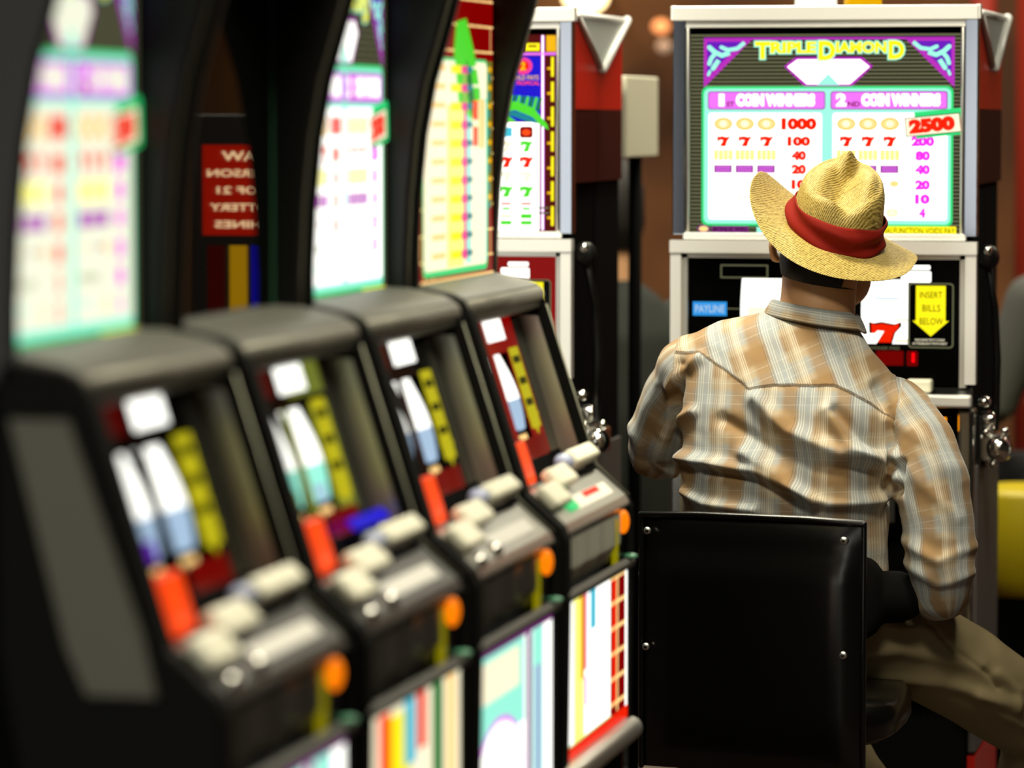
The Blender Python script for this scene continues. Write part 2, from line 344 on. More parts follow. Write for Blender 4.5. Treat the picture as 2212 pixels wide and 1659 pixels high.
def upright_machine(loc, label, art, reel_bg, kind):
    t = thing('slot_machine', label, 'slot machine', loc, 0, None)
    W = .285
    b = MB()                                   # shell with an open front
    b.box(-W + .012, W - .012, .034, .262, .62, 1.592, matte); b.box(-W + .012, W - .012, .0, .262, -.15, .60, matte)
    b.build('cabinet', t, bevel=.004)
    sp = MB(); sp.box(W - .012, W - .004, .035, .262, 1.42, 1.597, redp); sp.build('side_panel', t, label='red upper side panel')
    sp = MB(); sp.box(W - .012, W - .005, .035, .262, 1.28, 1.42, shaded_redp); sp.build('side_panel', t, label='red side panel with shade put into its colour')  # red darkening downwards, shade painted as a step; black cabinet continues it
    sp = MB(); sp.box(W - .012, W + .004, .02, .255, .22, .76, gpanel); sp.build('side_panel', t, bevel=.004, label='grey lower side panel')
    sp = MB(); sp.box(W - .012, W + .003, .02, .255, -.12, .215, redp); sp.build('side_panel', t, label='red kick side panel')
    g = MB(); g.prism([(.045, 1.597), (.525, 1.597), (.27, 1.497)], W - .003, W + .003, 'x', gus)
    for (a, c) in (((.05, 1.597), (.275, 1.50)), ((.52, 1.60), (.27, 1.497))):
        g.tube([(W + .004, a[0], a[1]), (W + .004, c[0], c[1])], .009 if a[0] > .3 else .003, gusw, 8)
    g.tube([(W + .002, .045, 1.598), (W + .002, .525, 1.598)], .006, gusw, 8)
    g.build('gusset', t, label='pale grey triangular gusset with white rim')
    # top glass and its frame
    fr = MB()
    fr.box(-W, W, -.002, .03, 1.584, 1.611, bchrome)
    fr.box(-W + .004, W - .004, .004, .04, 1.571, 1.584, bchrome)
    for s_ in (-1, 1):
        fr.box(s_ * W - .004, s_ * W + .004, .0, .03, 1.585, 1.612, gusw)
        fr.box(min(s_ * W, s_ * (W - .024)), max(s_ * W, s_ * (W - .024)), .0, .034, 1.185, 1.585, M('blue_chrome', (.20, .22, .27), .14, 1.0))
        fr.tube([(s_ * (W - .028), .004, 1.19), (s_ * (W - .028), .004, 1.57)], .004, satin, 8)
    fr.box(-W + .02, W - .02, .0, .012, 1.177, 1.189, bchrome)
    fr.build('top_frame', t, bevel=.003, label='chrome frame around the pay table')
    g = MB(); fn = lambda x, y: ((x - 1485) / 600 * .525 - .2625, .014, 1.5605 - (y - 70) / 438 * .374)
    if kind == 'palm': fn = lambda x, y: ((x - 936) * .000915, .014, 1.5605 - (y - 60) / 462 * .374)
    art(Art(g, fn, (0, -1, 0))); g.build('pay_glass', t)
    # door with reel glass
    fr = MB()
    fr.box(-W - .002, W + .002, -.018, .01, 1.152, 1.175, bchrome)
    fr.box(-W + .01, W - .01, -.004, .02, 1.142, 1.152, satin)
    for s_ in (-1, 1):
        a_, c_ = sorted((s_ * (W + .001), s_ * (W - .019))); fr.box(a_, c_, -.015, .012, .912, 1.151, bchrome)
        fr.box(min(s_ * (W - .018), s_ * (W - .030)), max(s_ * (W - .018), s_ * (W - .030)), -.004, .02, .905, 1.15, satin)
    fr.build('door_frame', t, label='chrome frame around the reel door')
    RB = reel_bg
    fn = lambda x, y: ((x - 1485) / 600 * .525 - .2625, .012, 1.152 - (y - 545) / 290 * .245)
    g = MB(); A = Art(g, fn, (0, -1, 0)); wins = [(1605, 602, 1705, 745), (1735, 602, 1835, 745), (1865, 602, 1965, 745)]
    windows_plate(A, 1485, 545, 2085, 835, wins, RB)
    A.rect(1562, 572, 1665, 602, olive, 1); A.rect(1565, 575, 1662, 599, gblack, 2)
    A.rect(1462 + 24, 655, 1493, 685, sky, 1); A.rect(1502, 655, 1576, 686, sky, 1); A.text('PAYLINE', 1539, 670.5, 17, paleblue, 2, 64, .02)
    A.rect(1576, 669, 1605, 671, olive, 1)
    A.rrect(1966, 570, 2012, 580, 3, white, 1); A.rrect(1950, 583, 2014, 608, 4, white, 1)
    A.rrect(1966, 609, 2062, 752, 8, olive, 1); A.rrect(1969, 612, 2059, 749, 6, gblack, 2)
    A.rect(1982, 615, 2045, 695, yellow, 3); A.poly([(1975, 692), (2014, 726), (2052, 692)], yellow, 4)
    A.text('INSERT', 2014, 635, 14, gblack, 5, 48, .0); A.text('BILLS', 2015, 664, 15, gblack, 5, 38, .0); A.text('BELOW', 2015, 693, 15, gblack, 5, 50, .0)
    A.text('MACHINE PAYS COINS', 2012, 734, 5, cream, 3, 62, 0); A.text('ATTENDANT PAYS REST', 2012, 742, 5, cream, 3, 74, 0)
    A.text('WINNER PAID', 1915, 753, 7, olive, 1, 66, 0)
    for x0, x1 in ((1800, 1885), (1899, 1955)): A.rrect(x0 - 2, 758, x1 + 2, 792, 3, maroon, 1); A.rect(x0, 760, x1, 790, ledoff, 2)
    A.rrect(1963, 759, 1987, 792, 4, ledoff, 1); A.rect(1974, 763, 1980, 784, rled, 3)
    if kind == 'palm': A.rect(2062, 548, 2083, 832, dred, 1)
    g.build('reel_glass', t)
    for i, (a, c, d, e) in enumerate(wins):
        reel_piece('reel', t, fn, a, d, c, e, (0, -1, 0), {'bg': white, 'draw': sym_seven if (i == 2 and kind != 'palm') else sym_faint})
    # button deck
    d = MB(); d.prism([(.02, .905), (-.055, .893), (-.062, .872), (.02, .865)], -W + .006, W - .006, 'x', black)
    d.build('button_deck', t, bevel=.004)
    d = MB(); d.box(-W, W, -.074, -.05, .873, .896, bchrome); d.build('deck_bar', t, bevel=.005, seg=3, label='bright chrome deck rail')
    for x in (-.18, -.09, 0, .09, .185):
        q = MB(); q.box(x - .024, x + .024, -.05, -.012, .897, .922, button); q.build('deck_button', t, bevel=.005)
    lo = MB(); lo.box(-W + .02, W - .02, -.02, .05, .62, .866, gblack); lo.build('coin_panel', t, bevel=.004)
    for s_ in (-1, 1):
        q = MB(); q.box(min(s_ * W, s_ * (W - .03)), max(s_ * W, s_ * (W - .03)), -.03, .04, .30, .868, chrome); q.build('door_stile', t, bevel=.008, seg=3)
    q = MB(); q.box(.195, .235, -.026, -.02, .825, .852, G('orange_lamp', (255, 150, 10), 1.2)); q.build('coin_lamp', t, bevel=.002)
    q = MB(); q.tube([(.14, -.024, .775), (W - .02, -.024, .775)], .007, chrome, 10)
    q.prism([(-.02, .74), (-.09, .73), (-.10, .69), (-.09, .66), (-.02, .65)], -.14, .14, 'x', satin); q.build('coin_tray', t, bevel=.004)
    q = MB(); q.box(-W + .03, W - .03, -.012, .02, .32, .62, matte); q.box(-W + .03, -W + .10, -.016, .02, .32, .76, M('vent_strip', (.45, .47, .45), .5))
    for k in range(26): q.box(-W + .062, -W + .088, -.018, .0, .74 - k * .016, .747 - k * .016, gblack)
    q.build('lower_door', t, bevel=.003)
    # pull handle on the right flank
    h = thing_part('handle', t); hx = W
    q = MB(); q.box(hx, hx + .055, .055, .11, .765, .815, chrome); q.ell((hx + .04, .05, .79), (.024, .026, .026), chrome)
    q.tube([(hx - .002, .08, .84), (hx + .03, .08, .84)], .017, chrome, 16); q.ell((hx + .013, .03, .878), (.014, .014, .011), chrome)
    for (dx, dz) in ((.015, .82), (.05, .822), (.03, .76)): q.ell((hx + dx, .048, dz), (.008, .008, .008), chrome)
    q.tube([(hx + .005, .12, .79), (hx + .02, .12, .79)], .045, satin, 20)
    q.build('pivot', h, bevel=.006)
    q = MB(); q.tube([(hx + .028, .09, .82), (hx + .03, .10, .95), (hx + .026, .09, 1.05), (hx + .016, .055, 1.13)], [.008, .0075, .007, .007], black, 10)
    q.build('lever', h)
    q = MB(); q.ell((hx + .016, .05, 1.145), (.022, .022, .024), black); q.ell((hx + .018, .026, 1.158), (.008, .006, .009), chrome); q.build('knob', h, label='black ball knob')
    return t
def thing_part(name, parent):
    me = MB(); me.box(.286, .29, .04, .12, .75, .85, black); return me.build(name, parent)

FRONT_Y = 7.1
m1 = upright_machine((-1.0145, FRONT_Y, 0), 'upright slot machine with lilac and mint pay table played by the man', art_gems, gblack, 'gem')
m2 = upright_machine((-1.777, FRONT_Y, 0), 'upright slot machine with maroon and blue fern pay table and red reel door', art_palm, dred, 'palm')
# candle lamp on the middle machine
q = MB(); q.tube([(-.045, .2, 1.592), (-.045, .2, 1.606)], .047, chrome, 24); q.tube([(-.045, .2, 1.606), (-.045, .2, 1.70)], .04, G('lamp_white', (255, 250, 225), 1.3), 24)
q.build('candle_lamp', m1, label='white lamp with chrome foot')
q = MB(); q.tube([(.045, .2, 1.592), (.045, .2, 1.604)], .042, gusw, 24); q.tube([(.045, .2, 1.604), (.045, .2, 1.70)], .036, G('lamp_yellow', (235, 170, 10), 1.0), 24)
q.build('candle_lamp', m1, label='amber lamp with white foot')

for X, lab in ((-1.0145, 'dark slot machine back to back with the lilac upright machine'), (-1.777, 'dark slot machine back to back with the fern pay table machine')):
    t = thing('slot_machine', lab, 'slot machine', (X, FRONT_Y + .27, 0))
    b = MB(); b.box(-.272, .272, .0, .255, -.15, 1.588, matte); b.build('cabinet', t, bevel=.006)
    for z0, z1, m, l in ((1.42, 1.59, redp, 'red upper side panel'), (1.28, 1.42, shaded_redp, 'red side panel with shade put into its colour'), (.22, .76, gpanel, 'grey lower side panel'), (-.12, .215, redp, 'red kick side panel')):
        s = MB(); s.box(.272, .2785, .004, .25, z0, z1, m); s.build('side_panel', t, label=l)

# ------------------------------------------------------------------ aisle row: black machines seen side on
def row_profile(rec):      # local (y, z) of the slanted reel plane, sunk by rec
    n = Vector((.3002, .9539)); a = Vector((.133, 1.156)); return a, n
def aisle_machine(loc, label, kind, near=False):
    t = thing('slot_machine', label, 'slot machine', loc, math.radians(90))
    hw = .235
    body = MB()
    body.prism([(.03, -.15), (.03, .50), (.03, .74), (.035, .80), (.08, .88), (.19, 1.10), (.25, 1.13), (.25, 1.72), (.62, 1.72), (.62, -.15)], -hw + .012, hw - .012, 'x', matte)
    body.build('cabinet', t)
    fin = [(.60, 1.15), (.60, 1.74), (.10, 1.74), (.118, 1.66), (.143, 1.56), (.160, 1.50), (.175, 1.45), (.188, 1.38), (.196, 1.30), (.200, 1.22), (.200, 1.15)]
    for s_ in (-1, 1):
        a, c = sorted((s_ * hw, s_ * (hw - .016)))
        f = MB(); f.prism(fin, a, c, 'x', black); f.build('side_fin', t, bevel=.005, seg=3)
    e = MB(); e.tube([(hw, y, z) for y, z in fin[3:]], .0013, M('edge_grey', (.3, .3, .22), .5, .6), 6); e.build('edge_strip', t)
    q = MB(); q.box(-hw + .016, hw - .016, .12, .6, 1.63, 1.74, black); q.build('top_box', t, bevel=.006)
    # pay glass
    g = MB(); nrm = (0, -1, 0)
    gy = .2015 if kind == 'ladder' else .226
    fn = lambda x, y: (-.215 + (x - 1485) / 600 * .43, gy, 1.465 - (y - 190) / 295 * .278)
    if kind in ('gem',):
        A = Art(g, fn, nrm); art_gems(A, softwhite if near else None); A.rect(1485, -60, 2085, 70, gblack, 0)
    elif kind == 'ladder':
        A = Art(g, lambda x, y: (-.215 + x * .001, .2015, 1.605 - y * .001), nrm); art_ladder(A)
    else:
        A = Art(g, lambda x, y: (-.215 + x * .001, gy, 1.605 - y * .001), nrm)
        A.rect(0, 0, 430, 440, offglass, 0); A.rect(412, 0, 424, 428, M('unlit_mint_stripe', (.05, .16, .09), .15), 1)
    g.build('pay_glass', t)
    # ledge above the reels, hood cheeks, hood top
    q = MB(); q.prism([(.235, 1.182), (.20, 1.180), (.152, 1.170), (.137, 1.163), (.130, 1.150), (.133, 1.130), (.165, 1.120), (.21, 1.15)], -hw + .006, hw - .006, 'x', ledge)
    q.build('hood_top', t, bevel=.003)
    q = MB(); q.tube([(-hw + .01, .139, 1.149), (hw - .01, .139, 1.149)], .012, M('rail_metal', (.22, .21, .17), .5, .5), 12); q.build('hood_rail', t)
    cheek = [(.22, 1.176), (.15, 1.166), (.136, 1.158), (.126, 1.140), (.052, .905), (.004, .862), (-.003, .845), (-.004, .78), (.0, .50), (.02, .49), (.15, .49), (.22, .9)]
    for s_ in (-1, 1):
        a, c = sorted((s_ * hw, s_ * (hw - (.034 if s_ < 0 else .013))))
        f = MB(); f.prism(cheek, a, c, 'x', M('cheek_plastic', (.006, .006, .005), .65, spec=.10)); f.build('hood_cheek', t, bevel=.005, seg=3)
    pad = MB(); pad.prism([(.145, 1.12), (.205, 1.12), (.150, .905), (.13, .86), (.060, .86), (.074, .92)], -hw - .006, -hw + .002, 'x', ledge)
    pad.mats = [M('pad_plastic', (.15, .15, .11), .55)]; pad.build('side_pad', t, bevel=.003, seg=3, label='grey raised side pad')
    inner = MB(); x = hw - .0135
    inner.prism([(.20, 1.12), (.136, 1.118), (.066, .9), (.13, .88)], x - .002, x, 'x', M('polished_cheek', (.62, .62, .52), .36, .9)); inner.build('cheek_trim', t, label='polished inner cheek')
    e = MB(); e.tube([(hw - .012, .124, 1.135), (hw - .012, .05, .905), (hw - .012, .002, .862)], .0013, M('edge_grey', (.3, .3, .22), .5, .6), 6); e.build('edge_strip', t)
    # reel glass on the slant, art in mm: x = u, y = 1000*z
    S = (.133 - .054) / (1.156 - .905)
    ny, nz = -.9539, .3002
    base = lambda z: .133 - (1.156 - z) * S
    fn = lambda x, y: (-hw + x * .001, base(y * .001) + .043, y * .001)
    nrm = (0, ny, nz); g = MB(); A = Art(g, fn, nrm)
    class F(Art): pass
    def RX(x0, z1, x1, z0, m, L): A.poly([(x0, z0), (x1, z0), (x1, z1), (x0, z1)], m, L)
    bgm = {'gem': gblack, 'dark': ogreen, 'ladder': dred}[kind]
    bg2 = gblack if kind != 'ladder' else dred
    wins = [(20, 950, 98, 1074), (126, 946, 206, 1074), (234, 946, 318, 1074)]
    xs = sorted({14, 457, *[v for w_ in wins for v in (w_[0], w_[2])]}); zs = sorted({868, 1128, 946, 950, 1074})
    for i in range(len(xs) - 1):
        for j in range(len(zs) - 1):
            cx, cz = (xs[i] + xs[i + 1]) / 2, (zs[j] + zs[j + 1]) / 2
            if not any(w_[0] < cx < w_[2] and w_[1] < cz < w_[3] for w_ in wins):
                RX(xs[i], zs[j + 1], xs[i + 1], zs[j], bg2 if cz > 1080 or cz < 958 else bgm, 0)
    if kind == 'gem': RX(230, 1128, 330, 1119, peach, 1)
    RX(222, 1120, 332, 1091, white, 2)
    if kind == 'dark': RX(20, 1085, 130, 1076, yellow, 1); RX(18, 1078, 32, 960, yellow, 1); RX(116, 1078, 128, 960, yellow, 1); RX(250, 1126, 400, 1085, ogreen, 1)
    if kind in ('dark', 'gem2', 'gem'): RX(60, 1122, 200, 1090, maroon, 1)
    yb = G('bill_yellow', (190, 180, 30), .9)
    RX(328, 1078, 388, 965, yb, 1); A.poly([(322, 985), (358, 955), (394, 985)], yb, 2)
    for k in range(3): RX(336, 1066 - k * 30, 380, 1056 - k * 30, G('bill_black', (60, 60, 10), .6), 3)
    RX(110, 957, 250, 890, gblack, 1); RX(255, 955, 385, 918, ledoff, 2)
    RX(395, 1120, 455, 890, M('black_trim_glass', (.012, .014, .01), .1), 1)
    g.build('reel_glass', t)
    bgs = {'gem': [white, paleblue, paleblue], 'dark': [pyellow, mint, mint], 'ladder': [white, paleblue, paleblue]}[kind]
    for (a, z0, c, z1), bg in zip(wins, bgs):
        mb = MB(); n = Vector(nrm); N = 10; vs_ = []
        for i in range(N + 1):
            k = i / N; z = z1 + (z0 - z1) * k; dd = -.012 + .010 * math.sin(math.pi * k)
            for xx in (a, c): vs_.append(tuple(Vector(fn(xx, z)) + n * dd))
        for i in range(N): mb.add([vs_[2 * i + 2], vs_[2 * i + 3], vs_[2 * i + 1], vs_[2 * i]], [(0, 1, 2, 3)], white if i < 5 else bg, True)
        fn2 = lambda x, y: tuple(Vector(fn(x, y)) + n * -.0035)
        A2 = Art(mb, fn2, nrm); w_ = c - a; zc = z0 + .28 * (z1 - z0)
        A2.poly([(a + .3 * w_, zc - 14), (c - .25 * w_, zc - 14), (c - .25 * w_, zc + 12), (a + .3 * w_, zc + 12)], {'gem': violet, 'dark': ogreen, 'ladder': orange}[kind] if c < 300 else paleblue, 0)
        A2.poly([(a + .2 * w_, z0 + 6), (c - .2 * w_, z0 + 6), (c - .2 * w_, z0 + 16), (a + .2 * w_, z0 + 16)], peach, 0)
        mb.build('reel', t)
    lamp = MB(); P = [Vector(fn(xx, zz)) + Vector(nrm) * dd for dd in (0, .026) for (xx, zz) in ((84, 898), (156, 898), (156, 956), (84, 956))]
    lamp.add([tuple(p_) for p_ in P], [(4, 5, 6, 7), (0, 4, 7, 3), (1, 2, 6, 5), (3, 7, 6, 2), (0, 1, 5, 4)], orange); lamp.build('win_lamp', t, bevel=.004, seg=3, label='glowing orange lamp block')
    # button deck
    q = MB(); q.prism([(.10, .895), (.062, .90), (.054, .903), (.006, .862), (.0, .85), (.004, .842), (.115, .842)], -hw + .012, hw - .012, 'x', M('deck_metal', (.55, .55, .50), .3, .8) if kind != 'dark' and not near else M('deck_dark', (.06, .06, .055), .35))
    deck = q.build('button_deck', t, bevel=.004)
    nd = Vector((0, -.68, .73))
    def dk(u, tt, h): return Vector((-hw + u, .054 - .048 * tt, .906 - .044 * tt)) + nd * h
    def slab(name, u0, u1, t0, t1, h, m, r=.006, lab=None):
        q = MB(); P = [dk(u0, t0, 0), dk(u1, t0, 0), dk(u1, t1, 0), dk(u0, t1, 0), dk(u0, t0, h), dk(u1, t0, h), dk(u1, t1, h), dk(u0, t1, h)]
        q.add(P, [(3, 2, 1, 0), (4, 5, 6, 7), (0, 1, 5, 4), (1, 2, 6, 5), (2, 3, 7, 6), (3, 0, 4, 7)], m, False); o = q.build(name, deck, bevel=r, seg=3)
        if lab: o['label'] = lab
    slab('deck_button', .032, .122, .08, .66, .017, button); slab('deck_button', .132, .245, -.22, .30, .017, button)
    slab('deck_button', .29, .44, -.40, .0, .024, button, lab='long cream button')
    q = MB(); q.ell(dk(.262, -.22, .012), (.014, .014, .012), M('blue_cap', (.5, .55, .75), .3)); q.build('deck_button', deck, label='small round pale blue button')
    slab('deck_rail', .27, .44, .02, .16, .005, matte, .002)
    slab('deck_label', .17, .40, .5, .82, .002, cream if kind == 'ladder' else satin, .0)
    if kind == 'ladder': slab('deck_label', .24, .34, .52, .66, .003, red, 0); slab('deck_label', .12, .17, .3, .8, .003, green, 0)
    if kind == 'dark': slab('deck_label', .28, .43, -.85, -.62, .004, blue, .0)
    for u, tt in ((.06, .92), (.16, .85)) if kind != 'ladder' else ():
        q = MB(); q.ell(dk(u, tt, .002), (.011, .010, .010), chrome); q.build('deck_stud', deck)
    # apron under the deck
    q = MB(); am = M('apron_metal', (.55, .55, .46), .35, .3) if kind == 'ladder' else M('apron_dark', (.06, .06, .05), .3, .3)
    pts = []
    for k in range(41):
        u = -hw + .013 + (.37) * k / 40; pts.append((u, .002 + (.004 * math.sin(k * 1.9) if kind == 'ladder' else .002 * math.sin(k * .5))))
    rows = []
    for z in (.842, .80, .775): rows.append([(p[0], p[1] + (.012 if z < .79 else 0), z) for p in pts])
    for i in range(2):
        for j in range(40): q.add([rows[i + 1][j], rows[i + 1][j + 1], rows[i][j + 1], rows[i][j]], [(0, 1, 2, 3)], am, True)
    q.build('apron', t)
    q = MB(); q.box(hw - .105, hw - .013, .004, .05, .765, .842, gblack); q.build('coin_entry', t, bevel=.003)
    q = MB(); q.box(.115, .135, .0, .006, .765, .835, G('strip_yellow', (150, 140, 10), .7)); q.build('coin_label', t, label='yellow label strip')
    q = MB(); q.ell((.160, -.002, .829), (.019, .008, .017), G('coin_orange', (255, 125, 15), 1.15)); q.build('coin_lamp', t, label='glowing orange coin lamp')
    q = MB(); q.ell((.205, -.004, .775), (.012, .01, .004), M('green_knob', (.1, .35, .2), .3)); q.build('coin_knob', t)
    # belly glass
    q = MB(); q.prism([(.0, .775), (-.008, .768), (-.008, .760), (.02, .755)], -hw + .012, hw - .012, 'x', grey)
    q.build('belly_rail', t, bevel=.002)
    g = MB(); A = Art(g, lambda x, y: (-hw + x * .001, .004 + (0 if y > 560 else (560 - y) * .0), y * .001), (0, -1, 0))
    A.poly([(14, 540), (456, 540), (456, 760), (14, 760)], white if kind != 'dark' else cream, 0)
    if kind == 'ladder':
        RX(14, 560, 340, 540, green, 1); RX(80, 755, 150, 560, pyellow, 1); RX(120, 755, 150, 640, gold, 2); RX(150, 755, 168, 650, pink, 2); RX(150, 640, 168, 600, lilac, 2); RX(190, 755, 230, 700, cyan, 1)
        RX(330, 760, 440, 556, dred, 1)
        for k in range(6): RX(330, 756 - k * 36, 440, 750 - k * 36, peach, 2)
        RX(376, 756, 386, 560, peach, 2); RX(344, 750, 372, 570, red, 2)
        RX(14, 558, 456, 540, red, 3)
    elif kind == 'gem':
        RX(14, 760, 456, 748, plum, 2); RX(14, 748, 290, 640, mint, 1); RX(40, 740, 260, 690, cream, 2); RX(14, 748, 30, 620, green, 2)
        A.ell(150, 590, 130, 75, lilac, 3); A.ell(150, 588, 122, 70, white, 4); RX(300, 748, 330, 540, plum, 3); RX(335, 748, 400, 540, mint, 3); RX(345, 700, 390, 560, paleblue, 4)
    else:
        RX(14, 760, 80, 540, cream, 1); RX(80, 752, 130, 560, orange, 2); RX(120, 745, 220, 560, yellow, 1); RX(190, 755, 240, 680, cyan, 3); A.ell(170, 600, 100, 50, yellow, 4); RX(250, 755, 290, 690, red, 2)
        RX(320, 755, 370, 540, dgreen, 2); RX(390, 755, 430, 560, peach, 2)
    if kind == 'gem' or kind == 'ladder':
        pass
    g.build('belly_glass', t)
    q = MB(); q.tube([(-hw + .012, .0, .522), (hw - .004, .0, .522)], .017, satin, 14, True); q.build('belly_bar', t, label='rounded chrome bar under the belly glass')
    q = MB(); q.box(-hw + .006, hw - .006, .01, .05, -.13, .50, matte); q.build('lower_door', t, bevel=.004)
    return t
# RX inside the builder draws on whichever panel A is current
row = [('gem', 'nearest slot machine of the aisle row, with lilac and mint pay table', 3.405),
       ('dark', 'aisle slot machine with unlit dark top glass and yellow reel glass', 3.92),
       ('gem', 'aisle slot machine with lilac pay table between the unlit one and the red brick one', 4.435),
       ('ladder', 'farthest slot machine of the aisle row with red brick patterned pay ladder', 4.95)]
for kd, lb, y0 in row: aisle_machine((-1.05, y0 + .235, 0), lb, kd, y0 < 3.5)

# ------------------------------------------------------------------ the hall
FL = -0.15
def plane_box(name, x0, x1, y0, y1, z0, z1, mat):
    return struct(MB().box(x0, x1, y0, y1, z0, z1, mat).build(name))
carpet = M('carpet', (.03, .018, .01), .95); n, l = nodes_of(carpet)
tc = n.new('ShaderNodeTexCoord'); vo = n.new('ShaderNodeTexVoronoi'); vo.inputs['Scale'].default_value = 3.5
rp = n.new('ShaderNodeValToRGB'); rp.color_ramp.elements[0].color = (.05, .02, .01, 1); rp.color_ramp.elements[1].color = (.02, .013, .01, 1)
l.new(tc.outputs['Object'], vo.inputs['Vector']); l.new(vo.outputs['Distance'], rp.inputs['Fac']); l.new(rp.outputs[0], n['Principled BSDF'].inputs['Base Color'])
wallm = M('brown_wall', (.30, .12, .035), .8); n, l = nodes_of(wallm)
tc = n.new('ShaderNodeTexCoord'); no = n.new('ShaderNodeTexNoise'); no.inputs['Scale'].default_value = 1.7
rp = n.new('ShaderNodeValToRGB'); rp.color_ramp.elements[0].color = (.10, .036, .012, 1); rp.color_ramp.elements[1].color = (.30, .11, .03, 1)
rp.color_ramp.elements[0].position = .35; rp.color_ramp.elements[1].position = .65
l.new(tc.outputs['Object'], no.inputs['Vector']); l.new(no.outputs['Fac'], rp.inputs['Fac']); l.new(rp.outputs[0], n['Principled BSDF'].inputs['Base Color'])
darkwall = M('dark_wall', (.008, .006, .004), .8)
plane_box('floor', -5, 3, -1.2, 13.2, FL - .1, FL, carpet)
plane_box('ceiling', -5, 3, -1.2, 13.2, 3.02, 3.1, M('ceiling_paint', (.04, .032, .022), .9))
plane_box('wall_back', -5, 3, 13, 13.2, FL, 3.02, wallm)
plane_box('wall_left', -5.1, -5, -1.2, 13.2, FL, 3.02, darkwall)
plane_box('wall_right', 3, 3.1, -1.2, 13.2, FL, 3.02, darkwall)
plane_box('wall_front', -5, 3, -1.3, -1.2, FL, 3.02, darkwall)
dif = M('light_diffuser', (.9, .85, .7), .5, em=(1, .9, .7), es=3.0)
for i, (lx, ly, lp, ls) in enumerate(LIGHTS):
    o = thing('ceiling_light', 'square recessed ceiling light panel in the hall ceiling', 'ceiling light', (lx, ly, 3.02), 0, 'recessed ceiling lights')
    h = ls / 2
    q = MB()
    for a in ((-h - .03, h + .03, -h - .03, -h), (-h - .03, h + .03, h, h + .03), (-h - .03, -h, -h, h), (h, h + .03, -h, h)): q.box(*a, -.03, 0, satin)
    q.build('frame', o); MB().box(-h, h, -h, h, -.008, 0, dif).build('diffuser', o)

def glow_panel(name, x0, x1, z0, z1):  # glowing panel added behind the camera for the chrome to reflect
    t = bpy.data.objects.new(name, None); COL.objects.link(t); t.location = (0, 0, 0); struct(t)
    MB().box(x0, x1, -1.195, -1.18, z0, z1, M('added_glow_pane', (.8, .8, .75), .3, em=(1, .97, .85), es=4.2)).build('added_pane', t)
    q = MB()
    for k in range(5): x = x0 + (x1 - x0) * k / 4; q.box(x - .02, x + .02, -1.19, -1.15, z0 - .02, z1 + .02, matte)
    for z in (z0, (z0 + z1) / 2, z1): q.box(x0 - .02, x1 + .02, -1.19, -1.152, z - .02, z + .02, matte)
    q.build('added_glow_panel_frame', t)
glow_panel('added_glow_panel', -3.7, -1.1, .25, 2.05)

# red columns and warm lamps at the far end
def column(x, y, r, lab, m):
    q = MB(); q.tube([(0, 0, 0), (0, 0, 3.16)], r, m, 28); q.tube([(0, 0, 0), (0, 0, .12)], r * 1.12, black, 28)
    o = q.build('column'); o.location = (x, y, FL); return tag(o, lab, 'column')
redc = M('red_lacquer', (.42, .03, .012), .6)
column(-1.075, 10.6, .035, 'red lacquered column showing just right of the lilac pay table machine', redc)
column(-.90, 10.6, .085, 'red lacquered column at the right edge of the view', redc)
def glow_lamp(x, y, z, r, col, s, lab, back=13.0):
    t = thing('wall_lamp', lab, 'lamp', (x, y, z))
    MB().ell((0, 0, 0), (r, r, r * .8), M('lamp_glow_%d' % int(s * 10 + r * 1000), col, .5, em=col, es=s)).build('shade', t)
    MB().tube([(0, 0, 0), (0, back - y, 0)], .012, black, 8).build('arm', t)
glow_lamp(-2.602, 12.6, 1.815, .075, (1, .75, .35), 5.0, 'large glowing oval wall lamp above the fern pay table machine')
glow_lamp(-2.346, 12.6, 1.709, .028, (1, .35, .12), 1.6, 'small round orange wall lamp left of the lilac pay table machine')
glow_lamp(-2.335, 12.6, 1.643, .025, (.7, .45, .3), .5, 'small dim wall lamp below the orange one')

# cream display box on a post
t = thing('display_box', 'cream rectangular box on a dark post between the two upright machines', 'box', (-1.535, 7.95, FL))
MB().box(-.030, .021, -.2, .15, 1.472, 1.640, M('cream_box', (.93, .88, .66), .6)).build('box', t, bevel=.003)
MB().tube([(0, 0, 0), (0, 0, 1.475)], .014, matte, 12).box(-.10, .02, -.12, .12, 0, .02, matte).build('post', t)

# red notice; glow is added so its mirror image shows in the unlit glass
t = thing('notice_board', 'red age notice with added glow on a stand beside the front machines', 'sign', (-.37, 7.35, FL))
nb = MB(); nb.box(-.14, .14, 0, .03, 1.00, 1.56, M('notice_case', (.01, .005, .005), .4)); nb.build('case', t, bevel=.003)
nb = MB(); A = Art(nb, lambda x, y: (x * .001, -.001, y * .001), (0, -1, 0))
nr = G('notice_red', (190, 30, 8), 1.3); nl = G('notice_letters', (255, 215, 160), 3.0)
A.poly([(-115, 1320), (115, 1320), (115, 1500), (-115, 1500)], nr, 0)
def up_text(t_, cx, cz, h, wd):
    vs_, fs, w0, h0 = text_mesh(t_, .02); k = h / h0; kx = wd / w0
    nb.add([tuple(Vector(((cx + x * kx) * .001, -.0016, (cz + y * k) * .001))) for x, y in vs_], fs, nl)
for i, (s_, h_, w_) in enumerate((('A  LAW', 19, 150), ('ANY PERSON', 15, 210), ('AGE OF 21', 15, 170), ('OR LOTTERY', 15, 200), ('MACHINES', 15, 180))): up_text(s_, 0, 1478 - i * 34, h_, w_)
for k, m_ in enumerate((dred, ogreen, blue, gold, maroon)): A.poly([(-115 + k * 46, 1030), (-78 + k * 46, 1030), (-78 + k * 46, 1300), (-115 + k * 46, 1300)], m_, 0)
nb.build('notice', t)
